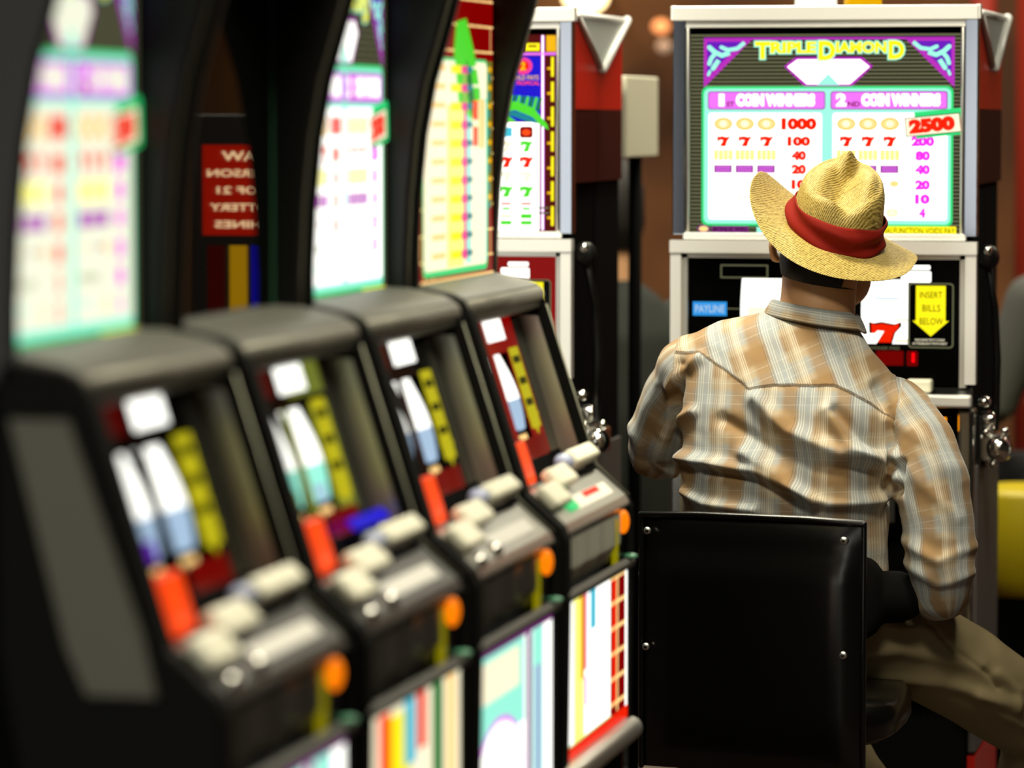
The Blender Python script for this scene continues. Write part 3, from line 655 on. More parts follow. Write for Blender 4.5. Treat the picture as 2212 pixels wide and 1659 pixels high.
MB().tube([(0, .015, 0), (0, .015, 1.02)], .014, satin, 12).box(-.16, .16, -.1, .13, 0, .02, matte).build('stand', t)

# ------------------------------------------------------------------ stool
ang = math.radians(-10.5)
t = thing('stool', 'black padded casino stool under the seated man in the straw hat', 'stool', (-.965, 6.30, FL), 0)
vinyl = M('black_vinyl', (.0025, .0025, .002), .24, spec=.6)
bk = bpy.data.objects.new('backrest', None)
q = MB(); c, s_ = math.cos(ang), math.sin(ang)
def bp(u, d, z): return (-.008 + u * c - d * s_, -.255 + u * s_ + d * c, z - FL)
N = 20; rings = []
hw, zt, zb = .188, .768, .355
# padded slab as a grid front and back
def slab_pt(i, j, side):
    u = -hw + 2 * hw * i / N; z = zb + (zt - zb) * j / N
    e = min(min(i, N - i) / 2.2, 1); f = min(min(j, N - j) / 3.6, 1); k = math.sqrt(max(0, min(1, e))) * math.sqrt(max(0, min(1, f)))
    sag = 0
    if side < 0:
        sag = .006 * math.exp(-((j - (N - 2.6)) / .8) ** 2) * min(1, min(i, N - i) / 1.5)
    return bp(u, side * (.006 + .020 * k) - (-1 if side < 0 else 1) * 0 + sag, z)
for side in (-1, 1):
    vs_ = [slab_pt(i, j, side) for j in range(N + 1) for i in range(N + 1)]
    fs = [(j * (N + 1) + i, j * (N + 1) + i + 1, (j + 1) * (N + 1) + i + 1, (j + 1) * (N + 1) + i) for j in range(N) for i in range(N)]
    if side > 0: fs = [f[::-1] for f in fs]
    q.add(vs_, fs, vinyl, True)
edge = [(i, 0) for i in range(N)] + [(N, j) for j in range(N)] + [(i, N) for i in range(N, 0, -1)] + [(0, j) for j in range(N, 0, -1)]
a = [slab_pt(i, j, -1) for i, j in edge]; b_ = [slab_pt(i, j, 1) for i, j in edge]; n_ = len(edge)
q.add(a + b_, [(k, k + n_, (k + 1) % n_ + n_, (k + 1) % n_) for k in range(n_)], vinyl, True)
br = q.build('backrest', t)
q = MB(); q.tube([bp(-hw, -.012, zt - .004), bp(-hw * .5, -.014, zt), bp(hw * .5, -.014, zt), bp(hw, -.012, zt - .004)], .0055, vinyl, 10, True)
q.tube([bp(-hw, -.010, zb), bp(-hw, -.010, zt - .004)], .0045, vinyl, 10, True); q.tube([bp(hw, -.010, zb), bp(hw, -.010, zt - .004)], .0045, vinyl, 10, True); q.build('piping', br)
for u, z in ((-.172, .740), (.160, .738), (-.174, .552), (.160, .556)):
    q = MB(); q.ell(bp(u, -.026, z), (.0062, .003, .0062), satin, 14, 8); q.ell(bp(u, -.0285, z), (.0028, .002, .0028), black, 10, 6); q.build('bolt', br, label='small steel bolt')
def sup(k, f, z, r=.205):
    c_, s1 = math.cos(k * math.pi / 12), math.sin(k * math.pi / 12)
    return (r * f * math.copysign(abs(c_) ** .5, c_), r * f * math.copysign(abs(s1) ** .5, s1) + .02, z - FL)
q = MB(); q.rings([[sup(k, f, z) for k in range(24)] for f, z in ((.9, .385), (1, .40), (1, .435), (.95, .452), (.6, .458))], vinyl)
q.build('seat', t)
q = MB()
for u in (-.12, .12): q.tube([bp(u, .02, .60), bp(u, .03, .42), (u * .9, -.1, .385 - FL), (u * .5, .05, .38 - FL)], .011, satin, 10)
q.build('back_bracket', t)
MB().tube([(0, .02, .03), (0, .02, .39 - FL)], .03, black, 20).build('pedestal', t)
MB().rings([[(r * math.cos(k * math.pi / 16), r * math.sin(k * math.pi / 16) + .02, z) for k in range(32)] for r, z in ((.22, .0), (.22, .012), (.12, .03), (.05, .045))], satin).build('base', t)
MB().tube([(.15 * math.cos(k * math.pi / 12), .02 + .15 * math.sin(k * math.pi / 12), .2) for k in range(25)], .01, satin, 8).tube([(-.15, .02, .2), (.15, .02, .2)], .009, satin, 8).build('footrest', t)

# ------------------------------------------------------------------ people
def fused(name, mb, vox, smooth_it, mats, base, parent, disp=None, sub=0, fac=.6):
    """voxel-fuse overlapping lofts into one continuous surface, smooth it, then displace"""
    me = mb.mesh(name + '_raw', base); o = bpy.data.objects.new(name, me); COL.objects.link(o)
    md = o.modifiers.new('r', 'REMESH'); md.mode = 'VOXEL'; md.voxel_size = vox; md.adaptivity = 0
    if smooth_it: md = o.modifiers.new('s', 'SMOOTH'); md.factor = fac; md.iterations = smooth_it
    if sub: md = o.modifiers.new('u', 'SUBSURF'); md.levels = sub; md.render_levels = sub
    bpy.context.view_layer.update()
    m2 = bpy.data.meshes.new_from_object(o.evaluated_get(bpy.context.evaluated_depsgraph_get()))
    o.modifiers.clear(); o.data = m2; bpy.data.meshes.remove(me); m2.name = name
    m2.materials.clear()
    for m in mats: m2.materials.append(m)
    m2.polygons.foreach_set('use_smooth', [True] * len(m2.polygons)); m2.polygons.foreach_set('material_index', [0] * len(m2.polygons))
    if disp: disp(m2)
    m2.update()
    if parent is not None: o.parent = parent
    return o
def ring(c, a, b, n=36, p=2.0):
    c, a, b = Vector(c), Vector(a), Vector(b); out = []
    for k in range(n):
        t = 2 * math.pi * k / n; ct, st = math.cos(t), math.sin(t)
        out.append(c + a * (abs(ct) ** (2 / p) * (1 if ct >= 0 else -1)) + b * (abs(st) ** (2 / p) * (1 if st >= 0 else -1)))
    return out
def tilt(hw, tau, yaw=0.0): return (hw * math.cos(tau) * math.cos(yaw), hw * math.cos(tau) * math.sin(yaw), -hw * math.sin(tau))

dummy = M('cloth_dummy', (.5, .5, .5))
MAN = (-.95, 6.45, FL)
man = thing('person', 'seated man in straw hat and plaid shirt, seen from behind, playing', 'person', MAN)
skin = M('skin', (.74, .40, .20), .5); bump_noise(skin, 160, .15)
skin.node_tree.nodes['Principled BSDF'].inputs['Subsurface Weight'].default_value = .06
hairm = M('dark_hair', (.012, .008, .006), .6); bump_noise(hairm, 300, .6, .002, (1, 1, .2))
# body: head, neck, trunk, arms, hands
b = MB()
b.rings([ring((-.975, 6.42, .50), tilt(.13, 0), (0, .08, 0)), ring((-.975, 6.42, .70), tilt(.14, 0), (0, .085, 0)), ring((-.97, 6.44, .90), tilt(.16, .12), (0, .085, 0)),
         ring((-.965, 6.46, .97), tilt(.19, .2), (0, .07, 0)), ring((-.95, 6.475, 1.01), tilt(.11, .2), (0, .06, 0)), ring((-.938, 6.48, 1.05), tilt(.068, .15), (0, .065, 0)),
         ring((-.935, 6.485, 1.09), tilt(.064, .1), (0, .066, 0)), ring((-.934, 6.50, 1.13), tilt(.064, .1), (0, .07, 0)), ring((-.931, 6.52, 1.165), tilt(.07, .15), (0, .083, 0)),
         ring((-.920, 6.54, 1.20), tilt(.068, .3), (0, .078, 0)), ring((-.906, 6.53, 1.228), tilt(.052, .35), (0, .066, 0)), ring((-.900, 6.53, 1.240), tilt(.02, .35), (0, .03, 0))], dummy)
b.ell((-.905, 6.57, 1.125), (.05, .055, .05), dummy)                      # jaw
b.ell((-.90, 6.605, 1.145), (.035, .02, .03), dummy)                      # mouth and chin
b.tube([(-.905, 6.60, 1.20), (-.90, 6.632, 1.165)], [.008, .013], dummy, 10, True)   # nose
for s_ in (-1, 1):                                                        # brows, ears
    b.ell((-.93 + s_ * .03, 6.612, 1.208), (.02, .01, .008), dummy)
    ex = -.934 + s_ * .077
    b.rings([ring((ex, 6.527, 1.155), (.010, 0, 0), (0, .010, .0), 14), ring((ex + s_ * .006, 6.523, 1.168), (.007, 0, 0), (0, .018, 0), 14), ring((ex + s_ * .009, 6.52, 1.186), (.006, 0, 0), (0, .020, 0), 14), ring((ex + s_ * .006, 6.522, 1.203), (.005, 0, 0), (0, .014, 0), 14)], dummy)
b.tube([(-.79, 6.45, .90), (-.733, 6.41, .80), (-.712, 6.39, .66), (-.712, 6.40, .61)], [.05, .045, .04, .038], dummy, 14, True)
b.tube([(-.712, 6.40, .61), (-.74, 6.52, .575), (-.765, 6.60, .555)], [.038, .03, .026], dummy, 14, True)
b.tube([(-1.15, 6.46, .96), (-1.20, 6.50, .90), (-1.225, 6.55, .835)], [.05, .044, .038], dummy, 14, True)
b.tube([(-1.225, 6.55, .835), (-1.205, 6.70, .875), (-1.178, 6.83, .928)], [.038, .03, .024], dummy, 14, True)
def hand(b, wrist, d, up, side, sgn_, curl=.5, k=1.0):
    d, up, side = Vector(d).normalized(), Vector(up).normalized(), Vector(side).normalized(); w_ = Vector(wrist)
    b.rings([ring(w_ + d * x * k, side * hw_ * k, up * hh * k, 16) for x, hw_, hh in ((-.01, .024, .018), (.02, .032, .017), (.055, .041, .015), (.085, .042, .013), (.095, .036, .009))], dummy)
    for i, L in enumerate((.068, .078, .073, .057)):
        p = w_ + (d * .085 + side * sgn_ * (.030 - i * .020)) * k; path = [p]; a = .15
        for q_ in (.45, .32, .23):
            a += curl * .55; p = p + (d * math.cos(a) - up * math.sin(a)) * L * q_ * k; path.append(p)
        b.tube(path, [.0092 * k, .0088 * k, .008 * k, .0068 * k], dummy, 10, True)
    p = w_ + (d * .03 + side * sgn_ * .034) * k
    b.tube([p, p + (d * .025 + side * sgn_ * .022 - up * .006) * k, p + (d * .052 + side * sgn_ * .028 - up * .014) * k], [.012 * k, .0105 * k, .0085 * k], dummy, 10, True)
hand(b, (-1.178, 6.835, .930), (.12, 1, .06), (0, -.1, 1), (1, 0, 0), 1, .35)
hand(b, (-.768, 6.61, .552), (-.25, 1, -.25), (-.1, .2, 1), (1, .2, 0), -1, .5)
bodyo = fused('body', b, .0055, 4, [skin], MAN, man, fac=.5)
def mans(mb, name, m_, label=None, parent=man):
    o = mb.build(name, parent, MAN, label=label); return o
q = MB()
for s_ in (-1, 1): q.ell((-.93 + s_ * .03, 6.607, 1.193), (.011, .008, .009), M('eye_white', (.8, .78, .72), .2)); q.ell((-.93 + s_ * .03, 6.614, 1.193), (.005, .003, .005), matte)
mans(q, 'eyes', None)
# hair: short dark cap low on the nape
h = MB(); rs = []
for z, r1, r2, cy, cx in ((1.112, .040, .046, 6.486, -.936), (1.125, .0655, .070, 6.495, -.935), (1.145, .0715, .081, 6.506, -.934), (1.17, .0735, .086, 6.519, -.930), (1.195, .072, .084, 6.530, -.922), (1.22, .058, .066, 6.535, -.910), (1.247, .030, .035, 6.527, -.900)):
    rs.append(ring((cx, cy, z), tilt(r1, .2), (0, r2, 0), 40))
h.rings(rs, hairm)
ho = mans(h, 'hair', None)
# the nape rises to the ears, the face stays free
me = ho.data; bmh = bmesh.new(); bmh.from_mesh(me)
dead = [f for f in bmh.faces if (f.calc_center_median().y + MAN[1] > 6.53 and f.calc_center_median().z + MAN[2] < 1.235) or (f.calc_center_median().z + MAN[2] < 1.132 and abs(f.calc_center_median().x + MAN[0] + .934) > .05)]
bmesh.ops.delete(bmh, geom=dead, context='FACES'); bmh.to_mesh(me); bmh.free()
sol = ho.modifiers.new('s', 'SOLIDIFY'); sol.thickness = .003

# shirt
plaid = bpy.data.materials.new('plaid_cotton'); plaid.use_nodes = True; n, l = nodes_of(plaid); bs = n['Principled BSDF']
bs.inputs['Roughness'].default_value = .85; bs.inputs['Specular IOR Level'].default_value = .15; bs.inputs['Sheen Weight'].default_value = .1
at = n.new('ShaderNodeAttribute'); at.attribute_name = 'cloth_uv'
sx = n.new('ShaderNodeSeparateXYZ'); l.new(at.outputs['Vector'], sx.inputs[0])
def math_(op, a, b=None, c=None):
    m = n.new('ShaderNodeMath'); m.operation = op
    for i, v in enumerate((a, b, c)):
        if v is None: continue
        if isinstance(v, (int, float)): m.inputs[i].default_value = v
        else: l.new(v, m.inputs[i])
    return m.outputs[0]
def mixc(f, a, b, mode='MIX'):
    m = n.new('ShaderNodeMix'); m.data_type = 'RGBA'; m.blend_type = mode
    if isinstance(f, (int, float)): m.inputs[0].default_value = f
    else: l.new(f, m.inputs[0])
    for i, v in ((6, a), (7, b)):
        if isinstance(v, tuple): m.inputs[i].default_value = (*v, 1)
        else: l.new(v, m.inputs[i])
    return m.outputs[2]
def band(coord, period, c0, half, soft=.05):     # soft-edged stripe mask
    ph = math_('FRACT', math_('ADD', math_('DIVIDE', coord, period), 10 - c0 + .5)); d = math_('ABSOLUTE', math_('SUBTRACT', ph, .5))
    mr = n.new('ShaderNodeMapRange'); l.new(d, mr.inputs[0]); mr.inputs[1].default_value = half - soft; mr.inputs[2].default_value = half + soft; mr.inputs[3].default_value = 1; mr.inputs[4].default_value = 0
    return mr.outputs[0]
# third channel: 0 body, 1 yoke (pattern on the bias); boundary evaluated from smooth attributes
yk = sx.outputs['Z']; ykm = math_('GREATER_THAN', yk, 0.0)
U0, V0 = sx.outputs['X'], sx.outputs['Y']
ca, sa = math.cos(.42), math.sin(.42)
Ub = math_('ADD', math_('MULTIPLY', U0, ca), math_('MULTIPLY', V0, sa)); Vb = math_('SUBTRACT', math_('MULTIPLY', V0, ca), math_('MULTIPLY', U0, sa))
def sel(a, b): return math_('ADD', math_('MULTIPLY', a, math_('SUBTRACT', 1.0, ykm)), math_('MULTIPLY', b, ykm))
U, V = sel(U0, Ub), sel(V0, Vb)
P = .088
tan = (.50, .40, .27); brown = (.35, .205, .085); bluec = (.38, .43, .45); whitec = (.88, .83, .70); creamc = (.66, .57, .42)
colr = mixc(math_('MULTIPLY', band(V, P, .15, .16, .04), .85), tan, brown)
colr = mixc(math_('MULTIPLY', band(V, P, .60, .17, .04), .75), colr, bluec)
colr = mixc(math_('MULTIPLY', band(U, P, .10, .13), .75), colr, brown)
colr = mixc(math_('MULTIPLY', band(U, P, .42, .15), .85), colr, bluec)
colr = mixc(math_('MULTIPLY', band(U, P, .74, .10), .45), colr, creamc)
for c0 in (.30, .345, .39, .50, .545, .76, .80, .84): colr = mixc(math_('MULTIPLY', band(U, P, c0, .006, .006), .62), colr, whitec)
for c0 in (.52, .68, .9): colr = mixc(math_('MULTIPLY', band(V, P, c0, .008, .006), .22), colr, whitec)
for c0 in (.22, .265, .62, .66, .70): colr = mixc(math_('MULTIPLY', band(U, P, c0, .007, .005), .5), colr, (.13, .09, .06))
seam = math_('LESS_THAN', math_('ABSOLUTE', yk), .0022)
colr = mixc(math_('MULTIPLY', seam, .55), colr, (.12, .07, .035))
no = n.new('ShaderNodeTexNoise'); no.inputs['Scale'].default_value = 900; l.new(at.outputs['Vector'], no.inputs['Vector'])
colr = mixc(math_('MULTIPLY', no.outputs['Fac'], .25), colr, (.30, .22, .13))
l.new(colr, bs.inputs['Base Color'])
bu = n.new('ShaderNodeBump'); bu.inputs['Strength'].default_value = .25; bu.inputs['Distance'].default_value = .001; l.new(no.outputs['Fac'], bu.inputs['Height']); l.new(bu.outputs[0], bs.inputs['Normal'])

b = MB()
T = [  # centre, half width, tilt, depth
    ((-.972, 6.43, .630), .168, .0, .125), ((-.975, 6.425, .684), .168, .0, .125), ((-.978, 6.42, .761), .176, .03, .122), ((-.982, 6.425, .838), .184, .08, .122),
    ((-.980, 6.435, .900), .190, .15, .118), ((-.972, 6.445, .950), .196, .22, .108), ((-.965, 6.455, .985), .185, .26, .094), ((-.955, 6.46, 1.015), .150, .28, .080),
    ((-.948, 6.47, 1.038), .105, .26, .074), ((-.942, 6.478, 1.056), .080, .22, .072)]
b.rings([ring(c, tilt(hw, tau), (0, d, 0), 48, 2.3) for c, hw, tau, d in T], dummy)
b.ell((-1.135, 6.455, .975), (.075, .078, .060), dummy); b.ell((-.800, 6.45, .895), (.075, .076, .066), dummy)
ARM_R = [(-.800, 6.45, .905), (-.758, 6.43, .852), (-.733, 6.41, .80), (-.716, 6.40, .72), (-.712, 6.39, .65), (-.712, 6.40, .61)]
b.tube(ARM_R, [.064, .066, .064, .061, .057, .050], dummy, 20, True)
b.tube([(-.712, 6.41, .612), (-.735, 6.50, .59), (-.76, 6.585, .565)], [.052, .044, .037], dummy, 18, True)
ARM_L = [(-1.145, 6.46, .965), (-1.185, 6.49, .92), (-1.212, 6.52, .865), (-1.222, 6.55, .83)]
b.tube(ARM_L, [.062, .058, .055, .055], dummy, 20, True)
b.tube([(-1.222, 6.555, .828), (-1.212, 6.67, .86), (-1.188, 6.79, .912)], [.054, .044, .034], dummy, 18, True)

def W(*pts): return [Vector((p[0], p[1])) for p in pts]
FOLDS = [  # polylines in (x, z), amplitude, width ; drag lines read off the back
    (W((-1.017, 0.933), (-0.962, 0.882), (-0.879, 0.845), (-0.798, 0.839)), .013, .014), (W((-0.899, 0.916), (-0.866, 0.862), (-0.825, 0.828), (-0.787, 0.801)), .012, .012), (W((-1.163, 0.834), (-1.099, 0.828), (-1.016, 0.815), (-0.934, 0.779), (-0.893, 0.764), (-0.798, 0.766)), .012, .011), (W((-1.033, 0.845), (-0.961, 0.806), (-0.920, 0.765)), .010, .012), (W((-1.160, 0.826), (-1.138, 0.775), (-1.099, 0.759), (-1.016, 0.752)), .009, .010),
    (W((-1.174, 0.947), (-1.150, 0.981), (-1.119, 0.997)), .009, .010), (W((-1.172, 0.870), (-1.147, 0.898), (-1.126, 0.910)), .009, .009)]
VALS = [(W((-1.150, .985), (-1.166, .93), (-1.165, .87), (-1.160, .81), (-1.15, .79)), .016, .011),       # left sleeve seam
        (W((-.822, .955), (-.795, .90), (-.79, .85), (-.797, .80), (-.80, .76)), .014, .010),             # right sleeve seam
        (W((-1.071, 0.901), (-1.001, 0.864), (-0.915, 0.823), (-0.807, 0.817)), .008, .011), (W((-1.099, 0.815), (-1.008, 0.802), (-0.938, 0.764)), .007, .009), (W((-0.884, 0.916), (-0.846, 0.878), (-0.803, 0.833)), .008, .010), (W((-0.774, 0.829), (-0.782, 0.782)), .012, .008)]
SLV = [(W((-.80, .90), (-.72, .86), (-.68, .80)), .005, .012), (W((-.79, .84), (-.73, .79), (-.68, .74)), .006, .012), (W((-.78, .70), (-.71, .67), (-.66, .69)), .007, .010),
       (W((-.77, .66), (-.71, .63), (-.66, .645)), .007, .009), (W((-1.20, .95), (-1.23, .90), (-1.25, .86)), .006, .010), (W((-1.175, .93), (-1.19, .87), (-1.20, .82)), .008, .009),
       (W((-1.26, .87), (-1.245, .84), (-1.25, .80)), .008, .010), (W((-1.20, .86), (-1.215, .81), (-1.19, .78)), .008, .009)]
def arm_uv(p, path):
    best = None; run = 0
    for i in range(len(path) - 1):
        a, c = Vector(path[i]), Vector(path[i + 1]); ab = c - a; k = max(0, min(1, (p - a).dot(ab) / ab.length_squared)); q_ = a + ab * k; dd = (p - q_).length
        if best is None or dd < best[0]: best = (dd, run + ab.length * k, p - q_)
        run += ab.length
    r = best[2]; ax = (Vector(path[-1]) - Vector(path[0])).normalized(); e1 = Vector((0, -1, 0)); e1 = (e1 - ax * e1.dot(ax)).normalized(); e2 = ax.cross(e1)
    return math.atan2(r.dot(e2), r.dot(e1)) * .062, best[1]
def dseg(p, pl):
    best = 9
    for i in range(len(pl) - 1):
        a, c = pl[i], pl[i + 1]; ab = c - a; k = max(0, min(1, (p - a).dot(ab) / ab.length_squared)); best = min(best, (p - a - ab * k).length)
    return best
from mathutils import noise as mn
def yoke_z(x):     # western yoke: low point at the spine, rising to both sleeves
    if x < -1.03: return .950 + .056 * min(1, (-1.03 - x) / .09) ** .8
    if x < -.89: return .950 + .007 * min(1, (x + 1.03) / .04)
    return .957 - .055 * min(1.3, (x + .89) / .10) ** 1.2
def shirt_disp(m):
    n_ = len(m.vertices); uv = m.attributes.new('cloth_uv', 'FLOAT_VECTOR', 'POINT'); out = [0.0] * (3 * n_); co = []
    nor = [v.normal.copy() for v in m.vertices]
    for i, v in enumerate(m.vertices):
        x, y, z = v.co.x + MAN[0], v.co.y + MAN[1], v.co.z + MAN[2]; p = Vector((x, z)); d = 0.0
        back = max(0, min(1, (6.47 - y) / .05))
        for pl, am, wd in FOLDS: d += 1.45 * am * math.exp(-(dseg(p, pl) / wd) ** 2) * back
        for pl, am, wd in VALS: d -= 1.1 * am * math.exp(-(dseg(p, pl) / wd) ** 2) * max(0, min(1, (6.50 - y) / .03))
        for pl, am, wd in SLV: d += .75 * am * math.exp(-(dseg(p, pl) / wd) ** 2)
        q_ = Vector((x * 9, y * 9, z * 16 + x * 8)); d += .0022 * mn.noise(q_) + .0012 * mn.noise(q_ * 2.7)
        yz = z - yoke_z(x) if y < 6.50 else .1
        inside = -1.165 < x < -.80
        if inside and y < 6.5: d += .0025 * (1 if yz > 0 else 0)
        co.append(v.co + nor[i] * d)
        # sleeves carry their own grain
        P3 = Vector((x, y, z))
        if x > -.793 + .12 * max(0, z - .86): U_, V_ = arm_uv(P3, ARM_R[:6]); Y_ = -.1; V_ = -V_
        elif x < -1.166: U_, V_ = arm_uv(P3, ARM_L); Y_ = -.1
        else: U_, V_, Y_ = x + d * .25, z + d * .3, yz
        out[3 * i:3 * i + 3] = [U_, V_, Y_]
    uv.data.foreach_set('vector', out)
    for v, c_ in zip(m.vertices, co): v.co = c_
shirt = fused('shirt', b, .006, 10, [plaid], MAN, man, shirt_disp, sub=1, fac=.5)
# collar
q = MB(); rs_o = []
for k in range(29):
    a_ = -.15 * math.pi + (1.3 * math.pi) * k / 28 + math.pi * 0; t_ = math.pi + a_
    rs_o.append(t_)
def col_pt(t_, lvl):
    r1, r2, z_ = ((.079, .076, 1.046), (.073, .074, 1.078), (.0755, .077, 1.081), (.088, .088, 1.050))[lvl]
    x = math.cos(t_) * r1; y = math.sin(t_) * r2; lift = .008 * math.sin(t_) * 0
    return (-.940 + x, 6.484 + y, z_ - x * .16 + (.006 if t_ > 3.5 and t_ < 5.9 else 0))
vs_ = [col_pt(t_, lv) for lv in range(4) for t_ in rs_o]; nn = len(rs_o)
q.add(vs_, [(lv * nn + i, lv * nn + i + 1, (lv + 1) * nn + i + 1, (lv + 1) * nn + i) for lv in range(3) for i in range(nn - 1)], plaid, True)
co_ = mans(q, 'collar', None, parent=shirt)
uvc = co_.data.attributes.new('cloth_uv', 'FLOAT_VECTOR', 'POINT')
uvc.data.foreach_set('vector', [c for lv in range(4) for t_ in rs_o for c in (lv * .02, t_ * .08, -.1)])
sd = co_.modifiers.new('s', 'SOLIDIFY'); sd.thickness = .003; sb = co_.modifiers.new('u', 'SUBSURF'); sb.levels = 1; sb.render_levels = 1

# trousers, pouch, shoes
khaki = M('khaki_twill', (.27, .215, .115), .85, spec=.15); bump_noise(khaki, 600, .2, .001)
b = MB()
b.rings([ring((-.970, 6.44, .495), tilt(.150, 0), (0, .11, 0), 36, 2.3), ring((-.970, 6.44, .56), tilt(.168, 0), (0, .125, 0), 36, 2.4), ring((-.972, 6.435, .64), tilt(.155, 0), (0, .112, 0), 36, 2.3)], dummy)
b.tube([(-.885, 6.45, .555), (-.80, 6.52, .515), (-.69, 6.60, .445), (-.60, 6.70, .365), (-.57, 6.76, .330)], [.088, .089, .084, .076, .068], dummy, 22, True)
b.tube([(-.57, 6.76, .335), (-.60, 6.80, .20), (-.64, 6.82, .02), (-.66, 6.82, -.07)], [.068, .062, .054, .052], dummy, 20, True)
b.tube([(-1.05, 6.46, .55), (-1.06, 6.62, .525), (-1.06, 6.80, .475)], [.090, .084, .072], dummy, 22, True)
b.tube([(-1.06, 6.80, .47), (-.98, 6.74, .35), (-.86, 6.66, .20), (-.80, 6.62, .02), (-.80, 6.62, -.07)], [.07, .062, .055, .05, .05], dummy, 20, True)
TF = [(W((-.87, .60), (-.80, .55), (-.73, .535)), .006, .010), (W((-.87, .50), (-.78, .505), (-.66, .47)), .006, .012), (W((-.84, .455), (-.72, .445), (-.60, .40)), .007, .011),
      (W((-.74, .55), (-.70, .50), (-.645, .455), (-.63, .43)), -.004, .004), (W((-.66, .42), (-.58, .37), (-.53, .34)), .007, .010), (W((-.64, .39), (-.57, .34)), .006, .009),
      (W((-.63, .455), (-.60, .42), (-.60, .39)), .005, .008)]
def tr_disp(m):
    nor = [v.normal.copy() for v in m.vertices]; co = []
    for i, v in enumerate(m.vertices):
        x, y, z = v.co.x + MAN[0], v.co.y + MAN[1], v.co.z + MAN[2]; p = Vector((x, z)); d = .0
        for pl, am, wd in TF: d += am * math.exp(-(dseg(p, pl) / wd) ** 2)
        q_ = Vector((x * 10 + z * 9, y * 9, z * 14)); d += .004 * mn.noise(q_) + .0015 * mn.noise(q_ * 2.5); co.append(v.co + nor[i] * d)
    for v, c_ in zip(m.vertices, co): v.co = c_
tro = fused('trousers', b, .008, 8, [khaki], MAN, man, tr_disp, sub=1, fac=.5)
q = MB(); q.rings([ring((-.872 + .01 * k_, 6.372 + .004 * k_, .595 + .02 * 0 - .0), (.03 * s1, .0, 0), (0, 0, .052 * s1), 20, 3.2) for k_, s1 in ((0, .8), (1, 1), (2, 1), (3, .9))], dummy)
b = MB(); b.rings([ring((-.862 + .008 * i, 6.325 + .03 * i, .606), (.050 * f, .0, -.006), (0, 0, .074 * f), 24, 2.6) for i, f in ((0, .75), (.4, 1), (1.2, 1), (2, .9))], dummy)
b.ell((-.795, 6.40, .60), (.06, .05, .045), dummy)
pou = fused('pouch_with_shade', b, .006, 3, [M('black_nylon_and_shade', (.005, .005, .0045), .85, spec=.1)], MAN, man)  # pouch shape enlarged to take in the dark shade at the hip
leather = M('brown_leather', (.06, .03, .015), .4)
for k, (px_, py_) in enumerate(((-.66, 6.82), (-.80, 6.64))):
    b = MB(); b.rings([ring((px_, py_ + dy, FL + h_ / 2 + .004), (w_, 0, 0), (0, 0, h_ / 2), 20, 2.6) for dy, w_, h_ in ((-.09, .025, .05), (-.07, .034, .09), (0, .038, .09), (.06, .044, .06), (.12, .046, .045), (.165, .035, .035), (.175, .02, .02))], leather)
    b.build('shoe', man, MAN)

# ------------------------------------------------------------------ straw hat
straw = bpy.data.materials.new('straw_weave'); straw.use_nodes = True; n, l = nodes_of(straw); bs = n['Principled BSDF']; bs.inputs['Roughness'].default_value = .6
at = n.new('ShaderNodeAttribute'); at.attribute_name = 'weave'; mp = n.new('ShaderNodeMapping'); l.new(at.outputs['Vector'], mp.inputs[0]); mp.inputs['Rotation'].default_value = (0, 0, .35)
wv = n.new('ShaderNodeTexWave'); wv.inputs['Scale'].default_value = 95; wv.inputs['Distortion'].default_value = 3.0; wv.inputs['Detail'].default_value = 1; l.new(mp.outputs[0], wv.inputs['Vector'])
mp2 = n.new('ShaderNodeMapping'); mp2.inputs['Scale'].default_value = (420, 90, 300); l.new(mp.outputs[0], mp2.inputs[0]); no = n.new('ShaderNodeTexNoise'); no.inputs['Scale'].default_value = 1.0; no.inputs['Detail'].default_value = 2; l.new(mp2.outputs[0], no.inputs['Vector'])
mx = n.new('ShaderNodeMath'); mx.operation = 'MULTIPLY_ADD'; l.new(wv.outputs['Fac'], mx.inputs[0]); mx.inputs[1].default_value = .45; l.new(no.outputs['Fac'], mx.inputs[2])
rp = n.new('ShaderNodeValToRGB'); e = rp.color_ramp.elements; e[0].position = .35; e[0].color = (.13, .08, .012, 1); e[1].position = 1.0; e[1].color = (.62, .46, .13, 1); e2 = rp.color_ramp.elements.new(.65); e2.color = (.38, .27, .055, 1)
l.new(mx.outputs[0], rp.inputs['Fac']); l.new(rp.outputs[0], bs.inputs['Base Color'])
bu = n.new('ShaderNodeBump'); bu.inputs['Strength'].default_value = .7; bu.inputs['Distance'].default_value = .0012; l.new(mx.outputs[0], bu.inputs['Height']); l.new(bu.outputs[0], bs.inputs['Normal'])
ribbon = M('red_ribbon', (.22, .009, .004), .75, spec=.15); bump_noise(ribbon, 900, .25, .0006)
HR = Matrix.Rotation(.02, 3, 'Z') @ Matrix.Rotation(math.radians(22), 3, 'Y') @ Matrix.Rotation(math.radians(13), 3, 'X')
HC = Vector((-.915, 6.535, 1.204))
def HP(p): return tuple(HC + HR @ Vector(p))
RA, RB_ = .081, .100
def weave(o, pts): a_ = o.data.attributes.new('weave', 'FLOAT_VECTOR', 'POINT'); a_.data.foreach_set('vector', [c for p in pts for c in p])
NT = 96
